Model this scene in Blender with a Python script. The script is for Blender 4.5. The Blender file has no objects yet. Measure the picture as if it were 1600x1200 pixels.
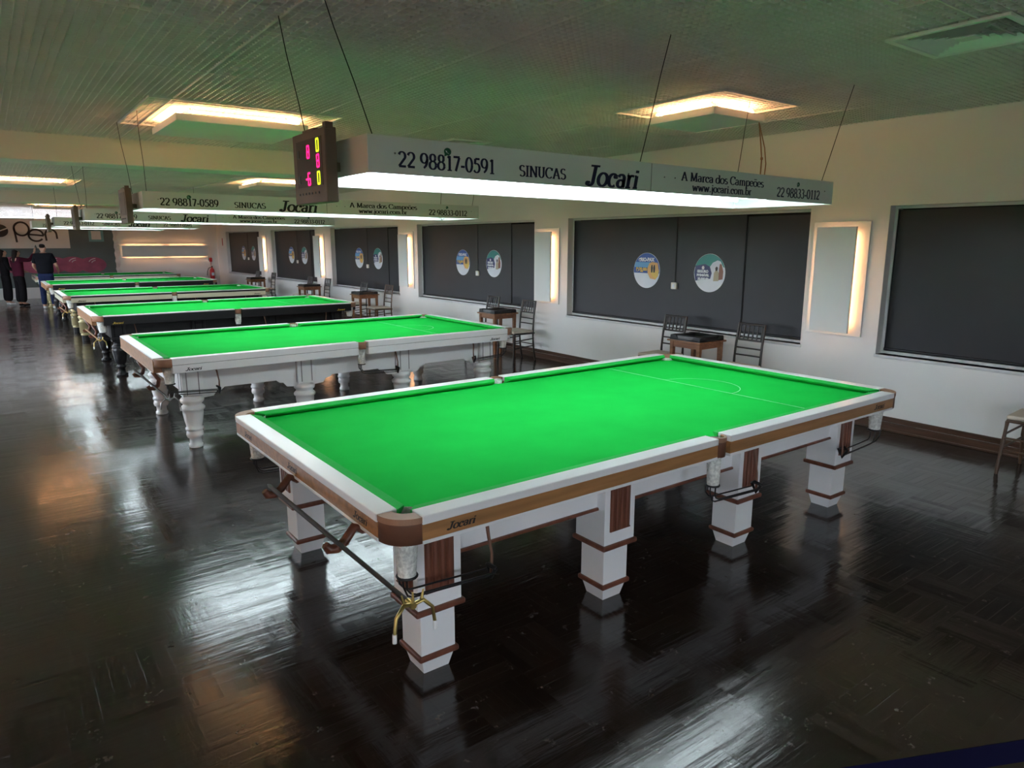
import bpy, bmesh, math, random
from mathutils import Vector, Matrix
random.seed(7)
SC = bpy.context.scene
COL = SC.collection
PI = math.pi
# ---------------------------------------------------------------- camera
cd = bpy.data.cameras.new('camera'); cam = bpy.data.objects.new('camera', cd); COL.objects.link(cam)
cd.sensor_fit = 'HORIZONTAL'; cd.sensor_width = 36; cd.lens = 1091.02/1600*36
cd.clip_start = .02; cd.clip_end = 200
YAW, PITCH = .932922, -.201143
F = Vector((math.cos(YAW)*math.cos(PITCH), math.sin(YAW)*math.cos(PITCH), math.sin(PITCH)))
Rv = Vector((math.sin(YAW), -math.cos(YAW), 0)); Uv = Rv.cross(F)
mw = Matrix((Rv, Uv, -F)).transposed().to_4x4(); mw.translation = Vector((-1.0541, -2.1483, 1.8305))
cam.matrix_world = mw
SC.camera = cam
# ---------------------------------------------------------------- world, exposure
SC.view_settings.view_transform = 'Standard'; SC.view_settings.look = 'None'
SC.view_settings.gamma = 1; SC.view_settings.use_curve_mapping = False
SC.view_settings.exposure = 0.8
W_ = bpy.data.worlds.new('world'); SC.world = W_; W_.use_nodes = True
bg = W_.node_tree.nodes['Background']; bg.inputs[0].default_value = (.82, .9, 1, 1); bg.inputs[1].default_value = 10.0
_n, _l = W_.node_tree.nodes, W_.node_tree.links      # overcast sky above, dim ground below the horizon
_tc = _n.new('ShaderNodeTexCoord'); _sp = _n.new('ShaderNodeSeparateXYZ'); _rp = _n.new('ShaderNodeValToRGB')
_l.new(_tc.outputs['Generated'], _sp.inputs[0]); _l.new(_sp.outputs[2], _rp.inputs[0]); _l.new(_rp.outputs[0], bg.inputs[0])
_rp.color_ramp.elements[0].position = 0; _rp.color_ramp.elements[0].color = (.085, .095, .085, 1)
_rp.color_ramp.elements[1].position = .03; _rp.color_ramp.elements[1].color = (.78, .88, 1, 1)
TUBE_E = 15.0      # fluorescent tubes over the tables
WARM_E = 26.0      # warm lamps in the ceiling fixtures
SCON_E = 9.5      # warm lamps behind the wall panels
# ---------------------------------------------------------------- materials
MATS = {}
def nt(name):
    m = bpy.data.materials.new(name); m.use_nodes = True
    return m, m.node_tree, m.node_tree.nodes['Principled BSDF']
def pm(name, c, rough=.5, metal=0, spec=.5, var=.12, scale=6, bump=0, bscale=60, coat=0, stretch=None):
    """principled material with a little procedural noise in its colour"""
    if name in MATS: return MATS[name]
    m, t, b = nt(name); N, Lk = t.nodes, t.links
    b.inputs['Roughness'].default_value = rough; b.inputs['Metallic'].default_value = metal
    b.inputs['Specular IOR Level'].default_value = spec
    b.inputs['Coat Weight'].default_value = coat
    tc = N.new('ShaderNodeTexCoord'); mp = N.new('ShaderNodeMapping')
    Lk.new(tc.outputs['Object'], mp.inputs[0])
    if stretch: mp.inputs['Scale'].default_value = stretch
    ns = N.new('ShaderNodeTexNoise'); ns.inputs['Scale'].default_value = scale; ns.inputs['Detail'].default_value = 5
    Lk.new(mp.outputs[0], ns.inputs['Vector'])
    rp = N.new('ShaderNodeValToRGB')
    a = [max(0, x*(1-var)) for x in c]; d = [min(1, x*(1+var)) for x in c]
    rp.color_ramp.elements[0].color = (*a, 1); rp.color_ramp.elements[1].color = (*d, 1)
    rp.color_ramp.elements[0].position = .3; rp.color_ramp.elements[1].position = .7
    Lk.new(ns.outputs[0], rp.inputs[0]); Lk.new(rp.outputs[0], b.inputs['Base Color'])
    if bump:
        n2 = N.new('ShaderNodeTexNoise'); n2.inputs['Scale'].default_value = bscale
        Lk.new(mp.outputs[0], n2.inputs['Vector'])
        bp = N.new('ShaderNodeBump'); bp.inputs['Strength'].default_value = bump; bp.inputs['Distance'].default_value = .01
        Lk.new(n2.outputs[0], bp.inputs['Height']); Lk.new(bp.outputs[0], b.inputs['Normal'])
    MATS[name] = m; return m
def emat(name, c, s):
    if name in MATS: return MATS[name]
    m, t, b = nt(name)
    b.inputs['Base Color'].default_value = (*[min(1, x) for x in c], 1)
    b.inputs['Emission Color'].default_value = (*c, 1); b.inputs['Emission Strength'].default_value = s
    MATS[name] = m; return m
def floor_mat():
    m, t, b = nt('parquet'); N, Lk = t.nodes, t.links
    def mth(op, a, c=None):
        n = N.new('ShaderNodeMath'); n.operation = op
        for i, v in enumerate((a, c)):
            if v is None: continue
            if isinstance(v, (int, float)): n.inputs[i].default_value = v
            else: Lk.new(v, n.inputs[i])
        return n.outputs[0]
    tc = N.new('ShaderNodeTexCoord'); sp = N.new('ShaderNodeSeparateXYZ'); Lk.new(tc.outputs['Object'], sp.inputs[0])
    B = .30; K = 5
    bx, by = mth('DIVIDE', sp.outputs[0], B), mth('DIVIDE', sp.outputs[1], B)
    fx, fy = mth('FLOOR', bx), mth('FLOOR', by)
    par = mth('MODULO', mth('ABSOLUTE', mth('ADD', fx, fy)), 2.0)
    par = mth('GREATER_THAN', par, .5)
    mix = N.new('ShaderNodeMix'); mix.data_type = 'FLOAT'
    Lk.new(par, mix.inputs[0]); Lk.new(bx, mix.inputs[2]); Lk.new(by, mix.inputs[3])
    u = mth('MULTIPLY', mix.outputs[0], K)
    idx = mth('FLOOR', u); fr = mth('FRACT', u)
    cb = N.new('ShaderNodeCombineXYZ'); Lk.new(idx, cb.inputs[0])
    Lk.new(mth('ADD', mth('MULTIPLY', fx, 7.13), mth('MULTIPLY', fy, 3.37)), cb.inputs[1]); Lk.new(par, cb.inputs[2])
    wn = N.new('ShaderNodeTexWhiteNoise'); wn.noise_dimensions = '3D'; Lk.new(cb.outputs[0], wn.inputs[0])
    # long grain noise, stretched along each strip
    st = N.new('ShaderNodeCombineXYZ')
    m1 = N.new('ShaderNodeMix'); m1.data_type = 'FLOAT'; Lk.new(par, m1.inputs[0]); m1.inputs[2].default_value = 26; m1.inputs[3].default_value = 3
    m2 = N.new('ShaderNodeMix'); m2.data_type = 'FLOAT'; Lk.new(par, m2.inputs[0]); m2.inputs[2].default_value = 3; m2.inputs[3].default_value = 26
    Lk.new(mth('MULTIPLY', sp.outputs[0], m1.outputs[0]), st.inputs[0]); Lk.new(mth('MULTIPLY', sp.outputs[1], m2.outputs[0]), st.inputs[1])
    gr = N.new('ShaderNodeTexNoise'); gr.inputs['Scale'].default_value = 1.6; gr.inputs['Detail'].default_value = 6; Lk.new(st.outputs[0], gr.inputs['Vector'])
    big = N.new('ShaderNodeTexNoise'); big.inputs['Scale'].default_value = .9; big.inputs['Detail'].default_value = 4; Lk.new(tc.outputs['Object'], big.inputs['Vector'])
    tone = mth('ADD', mth('MULTIPLY', wn.outputs[0], .4), mth('MULTIPLY', gr.outputs[0], .6))
    rp = N.new('ShaderNodeValToRGB'); Lk.new(tone, rp.inputs[0])
    rp.color_ramp.elements[0].color = (.014, .009, .0065, 1); rp.color_ramp.elements[0].position = .2
    rp.color_ramp.elements[1].color = (.040, .026, .019, 1); rp.color_ramp.elements[1].position = .8
    # pale scratches and specks
    sc = N.new('ShaderNodeTexNoise'); sc.inputs['Scale'].default_value = 9; sc.inputs['Detail'].default_value = 10; sc.inputs['Roughness'].default_value = .8
    Lk.new(tc.outputs['Object'], sc.inputs['Vector'])
    msk = mth('MULTIPLY', mth('GREATER_THAN', sc.outputs[0], .615), .55)
    mc = N.new('ShaderNodeMix'); mc.data_type = 'RGBA'; Lk.new(msk, mc.inputs[0]); Lk.new(rp.outputs[0], mc.inputs[6]); mc.inputs[7].default_value = (.16, .14, .13, 1)
    Lk.new(mc.outputs[2], b.inputs['Base Color'])
    ro = mth('ADD', mth('ADD', mth('MULTIPLY', big.outputs[0], .12), mth('MULTIPLY', gr.outputs[0], .10)), .025)
    ro = mth('ADD', ro, mth('MULTIPLY', wn.outputs[0], .05))
    Lk.new(ro, b.inputs['Roughness'])
    b.inputs['Specular IOR Level'].default_value = .72
    rip = N.new('ShaderNodeTexNoise'); rip.inputs['Scale'].default_value = 1.0; rip.inputs['Detail'].default_value = 3
    rc = N.new('ShaderNodeCombineXYZ'); Lk.new(mth('MULTIPLY', sp.outputs[0], 2.2), rc.inputs[0]); Lk.new(mth('MULTIPLY', sp.outputs[1], 24.0), rc.inputs[1]); Lk.new(rc.outputs[0], rip.inputs['Vector'])
    edge = mth('LESS_THAN', mth('MINIMUM', fr, mth('SUBTRACT', 1.0, fr)), .02)
    h = mth('ADD', mth('MULTIPLY', gr.outputs[0], .5), mth('MULTIPLY', edge, -.35))
    h = mth('ADD', h, mth('MULTIPLY', mth('MULTIPLY', fr, mth('SUBTRACT', wn.outputs[0], .5)), 1.4))
    h = mth('ADD', h, mth('MULTIPLY', rip.outputs[0], .9))
    bp = N.new('ShaderNodeBump'); bp.inputs['Strength'].default_value = .24; bp.inputs['Distance'].default_value = .005
    Lk.new(h, bp.inputs['Height']); Lk.new(bp.outputs[0], b.inputs['Normal'])
    return m
M = dict(
 floor=floor_mat(),
 wall=pm('wall_paint', (.80, .79, .78), .6, var=.03, scale=1.2, bump=.03, bscale=90),
 beam=pm('beam_paint', (.72, .70, .64), .6, var=.03, scale=1.5),
 louvre=pm('louvre_paint', (.74, .73, .70), .45, var=.05, scale=2),
 plenum=pm('plenum_dark', (.05, .05, .048), .9),
 basebd=pm('baseboard_wood', (.075, .035, .02), .35, var=.35, scale=5, stretch=(8, .6, 8)),
 frame=pm('window_frame_paint', (.62, .63, .63), .45, var=.03),
 blind=pm('charcoal_blind', (.020, .021, .026), .48, spec=.45, var=.08, scale=3, bump=.03, bscale=300),
 glass=pm('dark_glass', (.02, .02, .02), .05),
 cloth=pm('green_baize', (.010, .52, .065), .9, spec=.06, var=.05, scale=4, bump=.04, bscale=700),
 cushion=pm('cushion_baize', (.014, .47, .07), .8, spec=.2, var=.05, scale=5),
 line=pm('chalk_line', (.55, .85, .6), .8),
 white=pm('white_lacquer', (.86, .86, .86), .28, var=.02, scale=3),
 cream=pm('cream_lacquer', (.55, .52, .37), .35, var=.04, scale=3),
 black=pm('black_lacquer', (.011, .011, .012), .35, spec=.28, var=.1),
 gold=pm('antique_gold', (.42, .36, .19), .42, .35, var=.1),
 wood=pm('honey_wood', (.37, .18, .070), .35, var=.28, scale=3, stretch=(.7, 9, 9)),
 redwood=pm('mahogany', (.16, .055, .032), .32, var=.3, scale=4, stretch=(5, 5, .8)),
 leather=pm('tan_leather', (.36, .19, .115), .5, var=.1, scale=9, bump=.06, bscale=200),
 leatherd=pm('brown_leather', (.17, .075, .045), .42, var=.12, scale=9),
 net=pm('white_net', (.72, .73, .68), .85, var=.25, scale=70, bump=.7, bscale=110),
 wire=pm('black_wire', (.012, .012, .013), .35),
 stick=pm('dark_stick', (.030, .022, .018), .6, spec=.2, var=.3, scale=8),
 brass=pm('brass', (.50, .38, .13), .32, .9, var=.1),
 chalk=pm('white_tip', (.8, .8, .78), .5),
 panel=pm('lamp_panel_white', (.78, .79, .78), .42, var=.03, scale=2),
 vent=pm('vent_white', (.90, .91, .89), .4, var=.02),
 inner=pm('lamp_inner_white', (.86, .88, .88), .5, var=.01),
 navy=pm('navy_print', (.010, .010, .055), .5),
 ink=pm('black_print', (.012, .012, .016), .5),
 goldink=pm('gold_print', (.6, .42, .06), .4),
 green_ic=pm('green_print', (.012, .11, .06), .5),
 tube=emat('tube_glow', (.83, .94, 1.0), TUBE_E),
 warm=emat('warm_glow', (1.0, .49, .21), WARM_E),
 warm2=emat('sconce_glow', (1.0, .50, .22), SCON_E),
 warm3=emat('left_sconce_glow', (1.0, .50, .22), 32.0),
 board=pm('scoreboard_black', (.085, .06, .045), .5, spec=.3, var=.15),
 boardf=pm('scoreboard_frame', (.17, .125, .095), .5, .0, spec=.3),
 pink=emat('red_led', (1.0, .01, .16), 1.6),
 lime=emat('yellow_led', (.75, .95, .02), 1.0),
 chair=pm('ebony_chair', (.022, .014, .011), .3, var=.25, scale=8),
 chairb=pm('walnut_chair', (.085, .045, .025), .35, var=.25, scale=8),
 seat=pm('beige_seat', (.62, .56, .47), .7, var=.05, scale=9),
 tablew=pm('chestnut_table', (.23, .10, .045), .35, var=.25, scale=4, stretch=(6, 1, 6)),
 tray=pm('black_tray', (.012, .012, .013), .35),
 red=pm('extinguisher_red', (.50, .02, .03), .3),
 belt=pm('navy_belt', (.0015, .0015, .016), .8, spec=.1),
 steel=pm('steel', (.35, .35, .35), .3, 1),
 switch=pm('switch_plastic', (.78, .76, .68), .45),
 banner=pm('banner_grey', (.125, .145, .142), .6, var=.18, scale=1.1),
 bannerl=pm('banner_beige', (.72, .64, .60), .6, var=.05, scale=1.5),
 brown=pm('logo_brown', (.060, .035, .030), .6),
 ball=pm('banner_red', (.40, .075, .14), .5, var=.25, scale=3),
 gloss=pm('banner_white', (.78, .70, .72), .5),
 teal=pm('banner_teal', (.18, .36, .38), .6),
 slat=pm('white_slat', (.80, .76, .75), .5),
 grey=pm('grey_print', (.23, .22, .22), .6),
 skin=pm('skin', (.42, .22, .15), .55, var=.06, scale=12),
 hair=pm('dark_hair', (.014, .009, .008), .75, spec=.15, var=.2, scale=40),
 tee=pm('black_tee', (.008, .008, .011), .9, spec=.1),
 maroon=pm('maroon_cloth', (.050, .008, .018), .9, spec=.1, var=.12),
 dark=pm('dark_cloth', (.008, .007, .008), .9, spec=.1),
 jean=pm('navy_jeans', (.012, .018, .050), .9, spec=.1, var=.15, scale=20),
 shoe=pm('pale_shoe', (.6, .6, .6), .6),
)
# decal colours
for k, c in dict(d_blue=(.03, .10, .42), d_sky=(.14, .40, .72), d_white=(.76, .80, .88), d_teal=(.02, .25, .24), d_navy=(.018, .028, .15),
                 d_sun=(.80, .45, .15), d_yellow=(.80, .55, .12), d_black=(.02, .015, .015), d_sand=(.45, .40, .28), d_rust=(.25, .09, .06)).items():
    M[k] = pm(k, c, .4, var=.03)
# ---------------------------------------------------------------- mesh helpers
class MB:
    def __init__(s, off=(0, 0, 0)): s.v = []; s.f = []; s.mi = []; s.sm = []; s.o = Vector(off)
    def add(s, vs, fs, mi=0, smooth=False):
        n = len(s.v); s.v += [Vector(v) - s.o for v in vs]
        for f in fs: s.f.append([n+i for i in f]); s.mi.append(mi); s.sm.append(smooth)
        return s
    def box(s, a, b, mi=0):
        x0, y0, z0 = [min(p, q) for p, q in zip(a, b)]; x1, y1, z1 = [max(p, q) for p, q in zip(a, b)]
        return s.add([(x0,y0,z0),(x1,y0,z0),(x1,y1,z0),(x0,y1,z0),(x0,y0,z1),(x1,y0,z1),(x1,y1,z1),(x0,y1,z1)],
              [(0,3,2,1),(4,5,6,7),(0,1,5,4),(1,2,6,5),(2,3,7,6),(3,0,4,7)], mi)
    def frus(s, c, z0, h0, z1, h1, mi=0):
        """square frustum round c, half sizes h0 at z0, h1 at z1"""
        x, y = c; P = lambda h, z: [(x-h, y-h, z), (x+h, y-h, z), (x+h, y+h, z), (x-h, y+h, z)]
        return s.add(P(h0, z0)+P(h1, z1), [(0,3,2,1),(4,5,6,7),(0,1,5,4),(1,2,6,5),(2,3,7,6),(3,0,4,7)], mi)
    def prism(s, poly, fn, t0, t1, mi=0):
        """poly: 2-D outline; fn(a, b, t) -> point; extruded from t0 to t1"""
        n = len(poly); vs = [fn(a, b, t0) for a, b in poly]+[fn(a, b, t1) for a, b in poly]
        return s.add(vs, [list(range(n))[::-1], list(range(n, 2*n))]+[(i, (i+1) % n, n+(i+1) % n, n+i) for i in range(n)], mi)
    def lathe(s, prof, c=(0, 0, 0), n=24, mi=0, cap=True, axis=None):
        vs = []; m = len(prof)
        for r, z in prof:
            for k in range(n):
                a = 2*PI*k/n; p = Vector((r*math.cos(a), r*math.sin(a), z))
                if axis: p = axis @ p
                vs.append(p+Vector(c))
        fs = [(i*n+k, i*n+(k+1) % n, (i+1)*n+(k+1) % n, (i+1)*n+k) for i in range(m-1) for k in range(n)]
        s.add(vs, fs, mi, True)
        if cap: s.add([vs[k] for k in range(n)], [list(range(n))[::-1]], mi); s.add(vs[-n:], [list(range(n))], mi)
        return s
    def tube(s, pts, r, n=8, mi=0, cap=True):
        pts = [Vector(p) for p in pts]; rs = r if isinstance(r, (list, tuple)) else [r]*len(pts)
        vs = []; up = None
        for i, p in enumerate(pts):
            d = (pts[min(i+1, len(pts)-1)]-pts[max(i-1, 0)]).normalized()
            if up is None: up = Vector((0, 0, 1)) if abs(d.z) < .9 else Vector((1, 0, 0))
            a = d.cross(up).normalized(); b = a.cross(d).normalized(); up = b
            vs += [p+(a*math.cos(2*PI*k/n)+b*math.sin(2*PI*k/n))*rs[i] for k in range(n)]
        m = len(pts)
        s.add(vs, [(i*n+k, (i+1)*n+k, (i+1)*n+(k+1) % n, i*n+(k+1) % n) for i in range(m-1) for k in range(n)], mi, True)
        if cap: s.add(vs[:n], [list(range(n))], mi); s.add(vs[-n:], [list(range(n))[::-1]], mi)
        return s
    def build(s, name, mats, parent=None, bevel=0, seg=2):
        me = bpy.data.meshes.new(name); me.from_pydata([tuple(v) for v in s.v], [], s.f); 
        for m in (mats if isinstance(mats, (list, tuple)) else [mats]): me.materials.append(m)
        me.polygons.foreach_set('material_index', s.mi); me.polygons.foreach_set('use_smooth', s.sm)
        bm = bmesh.new(); bm.from_mesh(me)
        if any(s.sm): pass
        bmesh.ops.recalc_face_normals(bm, faces=bm.faces); bm.to_mesh(me); bm.free()
        me.update()
        o = bpy.data.objects.new(name, me); COL.objects.link(o)
        if parent: o.parent = parent
        if bevel:
            b = o.modifiers.new('bevel', 'BEVEL'); b.width = bevel; b.segments = seg; b.limit_method = 'ANGLE'; b.angle_limit = .7
        return o
def tag(o, label=None, cat=None, group=None, kind=None):
    if label: o['label'] = label
    if cat: o['category'] = cat
    if group: o['group'] = group
    if kind: o['kind'] = kind
    return o
def empty(name, loc, label, cat, group=None, rz=0):
    o = bpy.data.objects.new(name, None); COL.objects.link(o); o.location = loc; o.rotation_euler = (0, 0, rz); o.empty_display_size = .1
    return tag(o, label, cat, group)
def struct(o, label=None, cat=None): return tag(o, label, cat, kind='structure')
def copy_tree(o, parent=None):
    c = o.copy(); COL.objects.link(c)
    if parent: c.parent = parent
    for ch in list(o.children): copy_tree(ch, c)
    return c
# ---------------------------------------------------------------- lettering (own stroke alphabet, roman style)
def arc(cx, cy, rx, ry, a0, a1, n=None):
    n = n or max(5, int(abs(a1-a0)/18)); return [(cx+rx*math.cos(math.radians(a0+(a1-a0)*i/n)), cy+ry*math.sin(math.radians(a0+(a1-a0)*i/n))) for i in range(n+1)]
GL = {
'0': (.72, [arc(.35,.5,.27,.49,0,360)]), '1': (.62, [[(.36,0),(.36,1)],[(.36,.98),(.18,.86)],('h',.16,.56,.02)]),
'2': (.72, [arc(.34,.72,.25,.26,165,-35)+[(.08,.05)],('H',.08,.64,.05)]),
'3': (.70, [arc(.32,.76,.21,.22,150,-90), arc(.3,.28,.28,.27,90,-150)]),
'5': (.70, [('H',.2,.6,.95),[(.2,.95),(.17,.58)],arc(.32,.32,.27,.31,118,-150)]),
'7': (.68, [('H',.08,.64,.95),[(.6,.93),(.28,0)]]),
'8': (.72, [arc(.35,.76,.21,.23,0,360), arc(.35,.27,.27,.26,0,360)]),
'9': (.72, [arc(.34,.68,.26,.31,0,360), [(.6,.68)]+arc(.16,.62,.44,.6,0,-72)]),
'-': (.45, [('H',.06,.40,.33)]), ' ': (.36, []), '.': (.32, [[(.15,.0),(.15,.12)]]),
'S': (.66, [arc(.33,.75,.24,.24,30,270), arc(.33,.26,.26,.25,90,-150)]),
'I': (.44, [[(.22,0),(.22,1)],('h',.04,.40,.02),('h',.04,.40,.98)]),
'N': (.90, [[(.17,0),(.17,1)],[(.17,1),(.75,0)],[(.75,0),(.75,1)],('h',.02,.32,.02),('h',.02,.2,.98),('h',.6,.9,.98)]),
'U': (.88, [[(.2,1),(.2,.3)]+arc(.44,.3,.24,.29,180,360)+[(.68,1)],('h',.04,.36,.98),('h',.54,.84,.98)]),
'C': (.82, [arc(.45,.5,.39,.49,45,315), [(.74,.72),(.74,.98)]]),
'A': (.90, [[(.12,0),(.44,1)],[(.44,1),(.78,0)],('h',.22,.66,.32),('h',0,.26,.02),('h',.62,.92,.02)]),
'M': (1.08, [[(.17,0),(.19,1)],[(.19,1),(.52,.05)],[(.52,.05),(.87,1)],[(.87,1),(.89,0)],('h',.02,.32,.02),('h',.72,1.06,.02),('h',.04,.2,.98),('h',.86,1.04,.98)]),
'J': (.62, [('h',.10,.66,.97),[(.40,1),(.36,.24)]+arc(.16,.2,.2,.2,0,-120),arc(.06,.1,.06,.06,0,360)]),
'a': (.60, [arc(.27,.46,.19,.19,160,0)+[(.46,.08),(.56,.03)], arc(.27,.19,.20,.18,0,360)]),
'r': (.50, [[(.18,0),(.18,.65)],('h',.02,.36,.02),('h',.04,.18,.63),arc(.38,.42,.20,.22,180,55)]),
'c': (.58, [arc(.32,.33,.26,.32,50,310), arc(.48,.52,.05,.05,0,360)]),
'd': (.68, [arc(.30,.33,.25,.32,0,360),[(.54,0),(.54,1)],('h',.38,.54,.98),('h',.54,.66,.02)]),
'o': (.66, [arc(.33,.33,.28,.32,0,360)]), 'õ': (.66, [arc(.33,.33,.28,.32,0,360),[(.14,.84),(.25,.93),(.40,.86),(.52,.94)]]),
's': (.52, [arc(.26,.49,.17,.16,35,270), arc(.26,.17,.19,.16,90,-150)]),
'm': (1.04, [[(.18,0),(.18,.65)],arc(.36,.42,.18,.22,180,0)+[(.54,0)],arc(.72,.42,.18,.22,180,0)+[(.90,0)],('h',.03,.33,.02),('h',.40,.68,.02),('h',.76,1.04,.02),('h',.04,.18,.63)]),
'p': (.70, [[(.18,-.3),(.18,.65)],arc(.40,.33,.25,.32,0,360),('h',.03,.36,-.29),('h',.04,.18,.63)]),
'e': (.60, [arc(.31,.33,.26,.32,0,318),('h',.07,.57,.36)]),
'w': (.94, [[(.10,.65),(.28,0)],[(.28,0),(.46,.60)],[(.46,.60),(.66,0)],[(.66,0),(.83,.65)],('h',0,.24,.64),('h',.70,.94,.64)]),
'j': (.36, [[(.20,.65),(.20,-.12)]+arc(.08,-.14,.12,.14,0,-120),[(.20,.80),(.20,.94)],('h',.06,.20,.63)]),
'i': (.36, [[(.18,0),(.18,.65)],[(.18,.80),(.18,.94)],('h',.03,.33,.02),('h',.04,.18,.63)]),
'b': (.68, [[(.16,0),(.16,1)],arc(.38,.33,.25,.32,0,360),('h',.02,.16,.98)]),
'n': (.70, [[(.18,0),(.18,.65)],arc(.38,.42,.20,.22,180,0)+[(.58,0)]]),
}
def text_polys(txt, thick=.215, thin=.085, shear=0):
    x = 0; quads = []
    for ch in txt:
        adv, paths = GL[ch]
        for p in paths:
            if p and p[0] in ('h', 'H'):
                k, a, b, y = p; w = (thin if k == 'h' else max(thin, thick*.7))*.5
                quads.append([(x+a, y-w), (x+b, y-w), (x+b, y+w), (x+a, y+w)]); continue
            L_, R_ = [], []
            for i, q in enumerate(p):
                a = p[max(i-1, 0)]; b = p[min(i+1, len(p)-1)]
                dx, dy = b[0]-a[0], b[1]-a[1]; l = math.hypot(dx, dy) or 1; dx /= l; dy /= l
                w = (thin+(thick-thin)*abs(dy)**1.4)*.5
                L_.append((x+q[0]-dy*w, q[1]+dx*w)); R_.append((x+q[0]+dy*w, q[1]-dx*w))
            for i in range(len(p)-1): quads.append([L_[i], R_[i], R_[i+1], L_[i+1]])
        x += adv
    return [[(a+shear*b, b) for a, b in q] for q in quads], x
def lettering(txt, x0, x1, z0, h, place, mat, parent, name='lettering', **kw):
    """text from x0 to x1, base line z0, capital height h; place(a, b) -> point on the surface"""
    qs, w = text_polys(txt, **kw); k = (x1-x0)/w; mb = MB()
    for q in qs: mb.add([place(x0+a*k, z0+b*h) for a, b in q], [(0, 1, 2, 3)])
    return mb.build(name, mat, parent)
def sans(txt, size, mat, mtx, parent, name='lettering', xscale=1, bold=0):
    cu = bpy.data.curves.new('txt', 'FONT'); cu.body = txt; cu.size = size; cu.align_x = 'CENTER'; cu.align_y = 'CENTER'; cu.offset = bold
    t = bpy.data.objects.new('txt', cu); COL.objects.link(t)
    me = bpy.data.meshes.new_from_object(t.evaluated_get(bpy.context.evaluated_depsgraph_get()))
    bpy.data.objects.remove(t); bpy.data.curves.remove(cu)
    me.transform(mtx @ Matrix.Scale(xscale, 4, (1, 0, 0))); me.materials.clear(); me.materials.append(mat)
    o = bpy.data.objects.new(name, me); COL.objects.link(o); o.parent = parent; return o
# ---------------------------------------------------------------- room
XW, YF, ZC, XL, YB = 5.906, 25.65, 2.956, -3.6, -6.0
struct(MB().box((XL-.3, YB-.3, -.2), (XW+.3, YF+.3, 0)).build('floor', M['floor']), 'dark brown glossy block parquet floor with scratches')
WINS = [(-2.7, 1.20), (2.01, 5.85), (6.65, 10.42), (11.24, 14.84), (15.88, 19.40), (20.58, 24.37)]
ZS, ZH = .742, 2.165
def wall_x(name, x0, x1, wins, zs, zh, label):
    mb = MB(); ztop = 3.4
    mb.box((x0, YB-.3, 0), (x1, YF+.3, zs)); mb.box((x0, YB-.3, zh), (x1, YF+.3, ztop))
    y = YB-.3
    for a, b in wins+[(YF+.3, None)]:
        mb.box((x0, y, zs), (x1, a, zh)); y = b
    return struct(mb.build(name, M['wall']), label)
wall_x('wall_right', XW, XW+.28, WINS, ZS, ZH, 'long white wall with dark covered windows behind the tables')
LW = [(-5.5, -3.3), (6.4, 9.8), (12.2, 15.4), (17.8, 21.0)]  # first opening, behind the camera, is added to light the right wall
wall_x('wall_left', XL-.28, XL, LW, .9, 2.3, 'long white wall opposite the covered windows')
struct(MB().box((XL, YB-.28, 0), (XW, YB, .6)).box((XL, YB-.28, 1.6), (XW, YB, 3.4)).box((XL, YB-.28, .6), (.3, YB, 1.6)).box((1.9, YB-.28, .6), (XW, YB, 1.6)).build('wall_back', M['wall']), 'white wall at the camera end of the hall')
fw = MB().box((XL, YF, 0), (XW, YF+.28, 2.56)).box((XL, YF, 2.93), (XW, YF+.28, 3.4)).box((1.55, YF, 2.56), (XW, YF+.28, 2.93))
struct(fw.build('wall_far', M['wall']), 'white wall at the far end of the hall')
# egg-crate ceiling: 5 cm cells, and a dark void above it
mb = MB(); c = .05; D = .04
nx = int((XW-XL)/c); ny = int((YF-YB)/c)
for i in range(nx+1):
    x = XL+i*c; w = .0045 if i % 24 == 6 else .0024
    mb.box((x-w, YB, ZC-(.006 if w > .004 else 0)), (x+w, YF, ZC+D))
for j in range(ny+1):
    y = YB+j*c; w = .0045 if j % 24 == 15 else .0024
    mb.box((XL, y-w, ZC-(.004 if w > .004 else 0)), (XW, y+w, ZC+D))
struct(mb.build('ceiling', M['louvre']), 'white egg-crate louvre ceiling')
struct(MB().box((XL-.3, YB-.3, 3.38), (XW+.3, YF+.3, 3.5)).build('trim_1', M['plenum']), 'dark void above the louvre ceiling')
for i, y in enumerate((7.05, 17.6, -3.5)):
    struct(MB().box((XL, y, 2.675 if i != 1 else 2.70), (XW, y+.45, 3.38)).build('trim_%d' % (i+2), M['beam'], bevel=.008), 'plain cream ceiling beam across the hall')
# perimeter skirting
for nm, a, b in (('right', (XW-.02, YB, 0), (XW, YF, .085)), ('left', (XL, YB, 0), (XL+.02, YF, .085))):
    mb = MB().box(a, b)
    if nm == 'right': mb.box((XW-.014, YB, .088), (XW, YF, .14)).box((XW-.03, YB, 0), (XW, YF, .02))
    else: mb.box((XL, YB, .088), (XL+.014, YF, .14))
    struct(mb.build('baseboard_'+nm, M['basebd'], bevel=.004), 'dark brown wooden skirting board')
struct(MB().box((2.7, YF-.02, 0), (XW, YF, .12)).build('baseboard_far', M['basebd']), 'dark brown wooden skirting board at the far wall')
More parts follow.
